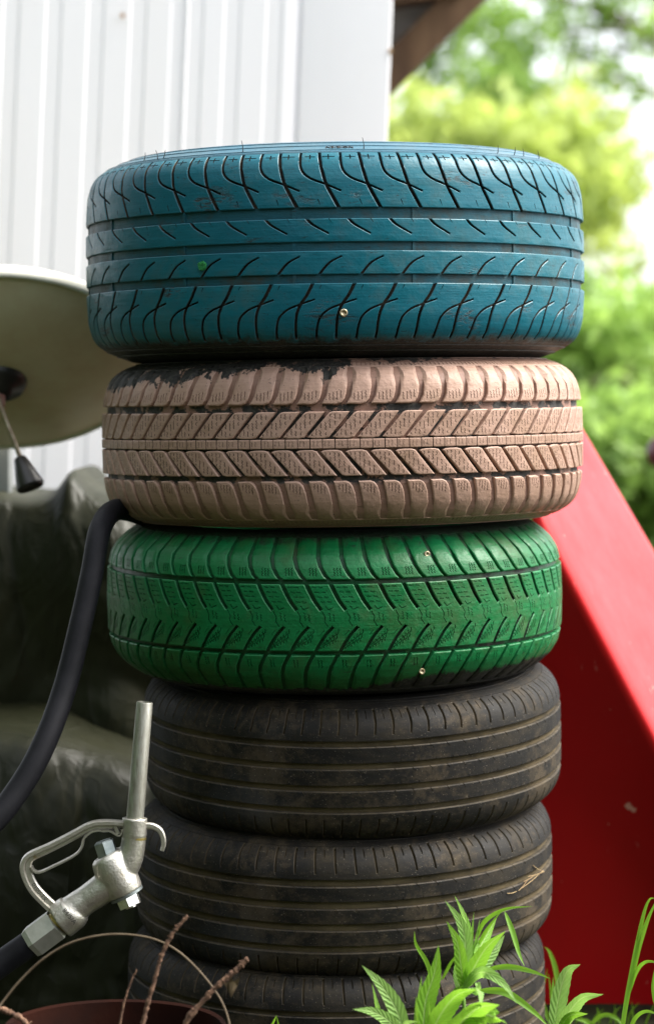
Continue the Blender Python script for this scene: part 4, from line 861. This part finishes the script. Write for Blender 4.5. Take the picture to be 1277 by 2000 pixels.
# tree A: yellow-green crown left of centre, D~11
b0 = at(1000, 0, 11.5); base = Vector((b0.x, b0.y, 0))
tree(base, [base, base+Vector((-.05, 0, .8)), base+Vector((.03, .1, 1.5)), at(1010, 420, 11.6), at(1000, 340, 11.7)],
     [([at(1010, 420, 11.6), at(930, 300, 11.3), at(850, 220, 11.2)], .045), ([at(1005, 360, 11.6), at(1090, 300, 11.5), at(1190, 260, 11.4)], .04), ([at(1010, 450, 11.6), at(1120, 430, 11.4), at(1220, 400, 11.4)], .035)],
     [blob(830, 290, 11, 75, 50, 648), blob(940, 300, 11, 100, 40, 720), blob(1040, 310, 11.2, 70, 35, 432), blob(1120, 280, 11.4, 45, 35, 187), blob(1165, 330, 11.4, 25, 30, 93), blob(790, 215, 11.5, 30, 20, 43), blob(1150, 400, 11.2, 45, 40, 230), blob(1175, 470, 11.2, 25, 45, 108), blob(930, 420, 11.2, 150, 70, 1008), blob(1130, 215, 11.5, 20, 20, 43), blob(740, 300, 11.5, 60, 100, 216), blob(950, 600, 11.5, 120, 120, 648), blob(1215, 360, 11.4, 12, 20, 21)],
     m_tree[0], 'yellow green leafy tree just behind the top of the blue tyre', 'tree', 1, .055)
# tree B: green airy crown at top, D~13
b0 = at(1420, 0, 13); base = Vector((b0.x, b0.y, 0))
tree(base, [base, base+Vector((-.1, 0, 1.2)), at(1400, 150, 13), at(1380, -150, 13)],
     [([at(1400, 180, 13), at(1277, 72, 12.8), at(1150, 15, 12.7), at(1020, -30, 12.6)], .05), ([at(1400, 260, 13), at(1277, 178, 12.8), at(1180, 150, 12.7), at(1100, 90, 12.7)], .025), ([at(1380, 0, 13), at(1200, -60, 12.8), at(980, -40, 12.8), at(880, 60, 12.8)], .04), ([at(1260, 74, 12.8), at(1210, 100, 12.8), at(1130, 85, 12.8)], .02), ([at(1277, 72, 12.8), at(1180, 60, 12.7), at(1080, 70, 12.6), at(990, 110, 12.5)], .018), ([at(1190, 152, 12.7), at(1120, 175, 12.7), at(1060, 160, 12.6)], .014), ([at(1150, 15, 12.7), at(1080, -5, 12.7), at(1000, 15, 12.6)], .02)],
     [blob(900, 130, 12.5, 70, 40, 150), blob(980, 180, 12.5, 60, 40, 420), blob(1020, 120, 12.5, 35, 35, 200), blob(850, 60, 12.6, 50, 40, 80), blob(960, 40, 12.6, 80, 25, 260), blob(1000, 225, 12.5, 45, 25, 220), blob(1090, 20, 12.8, 60, 20, 130), blob(1190, 10, 12.8, 60, 20, 160), blob(1250, 60, 12.8, 40, 20, 130), blob(1180, 150, 12.8, 50, 12, 50), blob(1400, 150, 13, 60, 200, 500), blob(1300, -150, 13, 250, 80, 1200), blob(900, -120, 12.8, 200, 60, 600), blob(1130, 90, 12.8, 60, 12, 60), blob(1240, 180, 12.8, 30, 12, 40), blob(1060, 260, 12.6, 20, 20, 80)],
     m_tree[1], 'airy green tree with thin branches against the white sky, top right', 'tree', 2)
# shrubs below
def shrub(px, D, blobs, mat, label, seed, size=.035):
    b = at(px, 0, D); base = Vector((b.x, b.y, 0)); r = empty('shrub', base); bpy.context.view_layer.update(); tag(r, label, 'shrub')
    for k in range(5):
        mb = MB(); a = R(72*k+20*seed); t = Vector((math.cos(a)*.25, math.sin(a)*.2, .75)); mb.tube([base, base+t*.5+Vector((0, 0, .1)), base+t], [.018, .012, .004], 6, sub=3); mb.build('stem', m_bark, r)
    foliage('foliage', blobs, mat, r, seed, size)
shrub(1180, 8.2, [blob(1150, 650, 8.4, 70, 45, 1500), blob(1240, 665, 8.4, 60, 40, 1200), blob(1120, 590, 8.6, 30, 50, 450), blob(1300, 650, 8.6, 60, 50, 1000), blob(1270, 730, 8.6, 30, 50, 500), blob(1000, 640, 8.6, 120, 90, 1500)], m_tree[1], 'bright green shrub behind the right side of the blue tyre', 11)
shrub(1230, 7.2, [blob(1180, 870, 7.2, 80, 50, 2200), blob(1250, 900, 7.2, 70, 80, 2500), blob(1200, 960, 7.3, 60, 90, 2000), blob(1290, 1000, 7.2, 60, 130, 2600), blob(1350, 950, 7.2, 80, 160, 2500), blob(1280, 1150, 7.2, 120, 100, 2500), blob(1130, 1000, 7.4, 100, 120, 2000)], m_tree[1], 'low light green bush above the edge of the red slide', 12)
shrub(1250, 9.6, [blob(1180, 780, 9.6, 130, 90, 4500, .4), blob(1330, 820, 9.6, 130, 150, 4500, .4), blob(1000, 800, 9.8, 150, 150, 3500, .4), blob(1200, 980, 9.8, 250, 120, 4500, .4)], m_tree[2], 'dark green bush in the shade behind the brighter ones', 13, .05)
mb = MB(); mb.tube([at(1120, 770, 8.0), at(1175, 740, 8.0), at(1215, 745, 8.0), at(1300, 720, 8.1)], [.012, .011, .009, .006], 8, sub=6); mb.tube([at(1215, 745, 8.0), at(1235, 690, 8.0)], [.008, .005], 8)
o = mb.build('bare_branch', m_bark, None); tag(o, 'bare brown branch in the dark gap between the bushes', 'branch')

# ------------------------------------------------------------------ unseen tall hedges added behind and left of the camera to block fill light
def blocker(x0, x1, y0, y1, h, label, seed):
    r = empty('blocker', ((x0+x1)/2, (y0+y1)/2, 0)); bpy.context.view_layer.update(); tag(r, label, 'blocker', 'unseen hedges added to block light'); bm = bmesh.new()
    bmesh.ops.create_cube(bm, size=1); bmesh.ops.subdivide_edges(bm, edges=bm.edges[:], cuts=24, use_grid_fill=True); vs = []
    for v in bm.verts:
        p = Vector(((x0+x1)/2+v.co.x*(x1-x0), (y0+y1)/2+v.co.y*(y1-y0), h*(v.co.z+.5))); v.co = p+noise.noise_vector(p*1.7)*.22-r.location
    me = bpy.data.meshes.new('foliage_body'); bm.to_mesh(me); bm.free(); me.materials.append(simple('blocker_body', (.015, .035, .01), (.03, .06, .015), 8, .8, bump=1, bsc=30, dist=.05)); o = bpy.data.objects.new('foliage_body', me); COL.objects.link(o); o.parent = r
    foliage('foliage', [((((x0+x1)/2), (y0+y1)/2, h/2), ((x1-x0)*.62, (y1-y0)*.62, h*.62), 9000)], m_tree[2], r, seed, .09)
blocker(-7, 5.5, -8.0, -6.6, 3.4, 'long dark green hedge of foliage added unseen behind the camera to cut fill light', 21)
blocker(-3.0, -1.8, -6.4, .6, 2.7, 'dark green hedge of foliage added unseen on the left to darken the stack', 22)
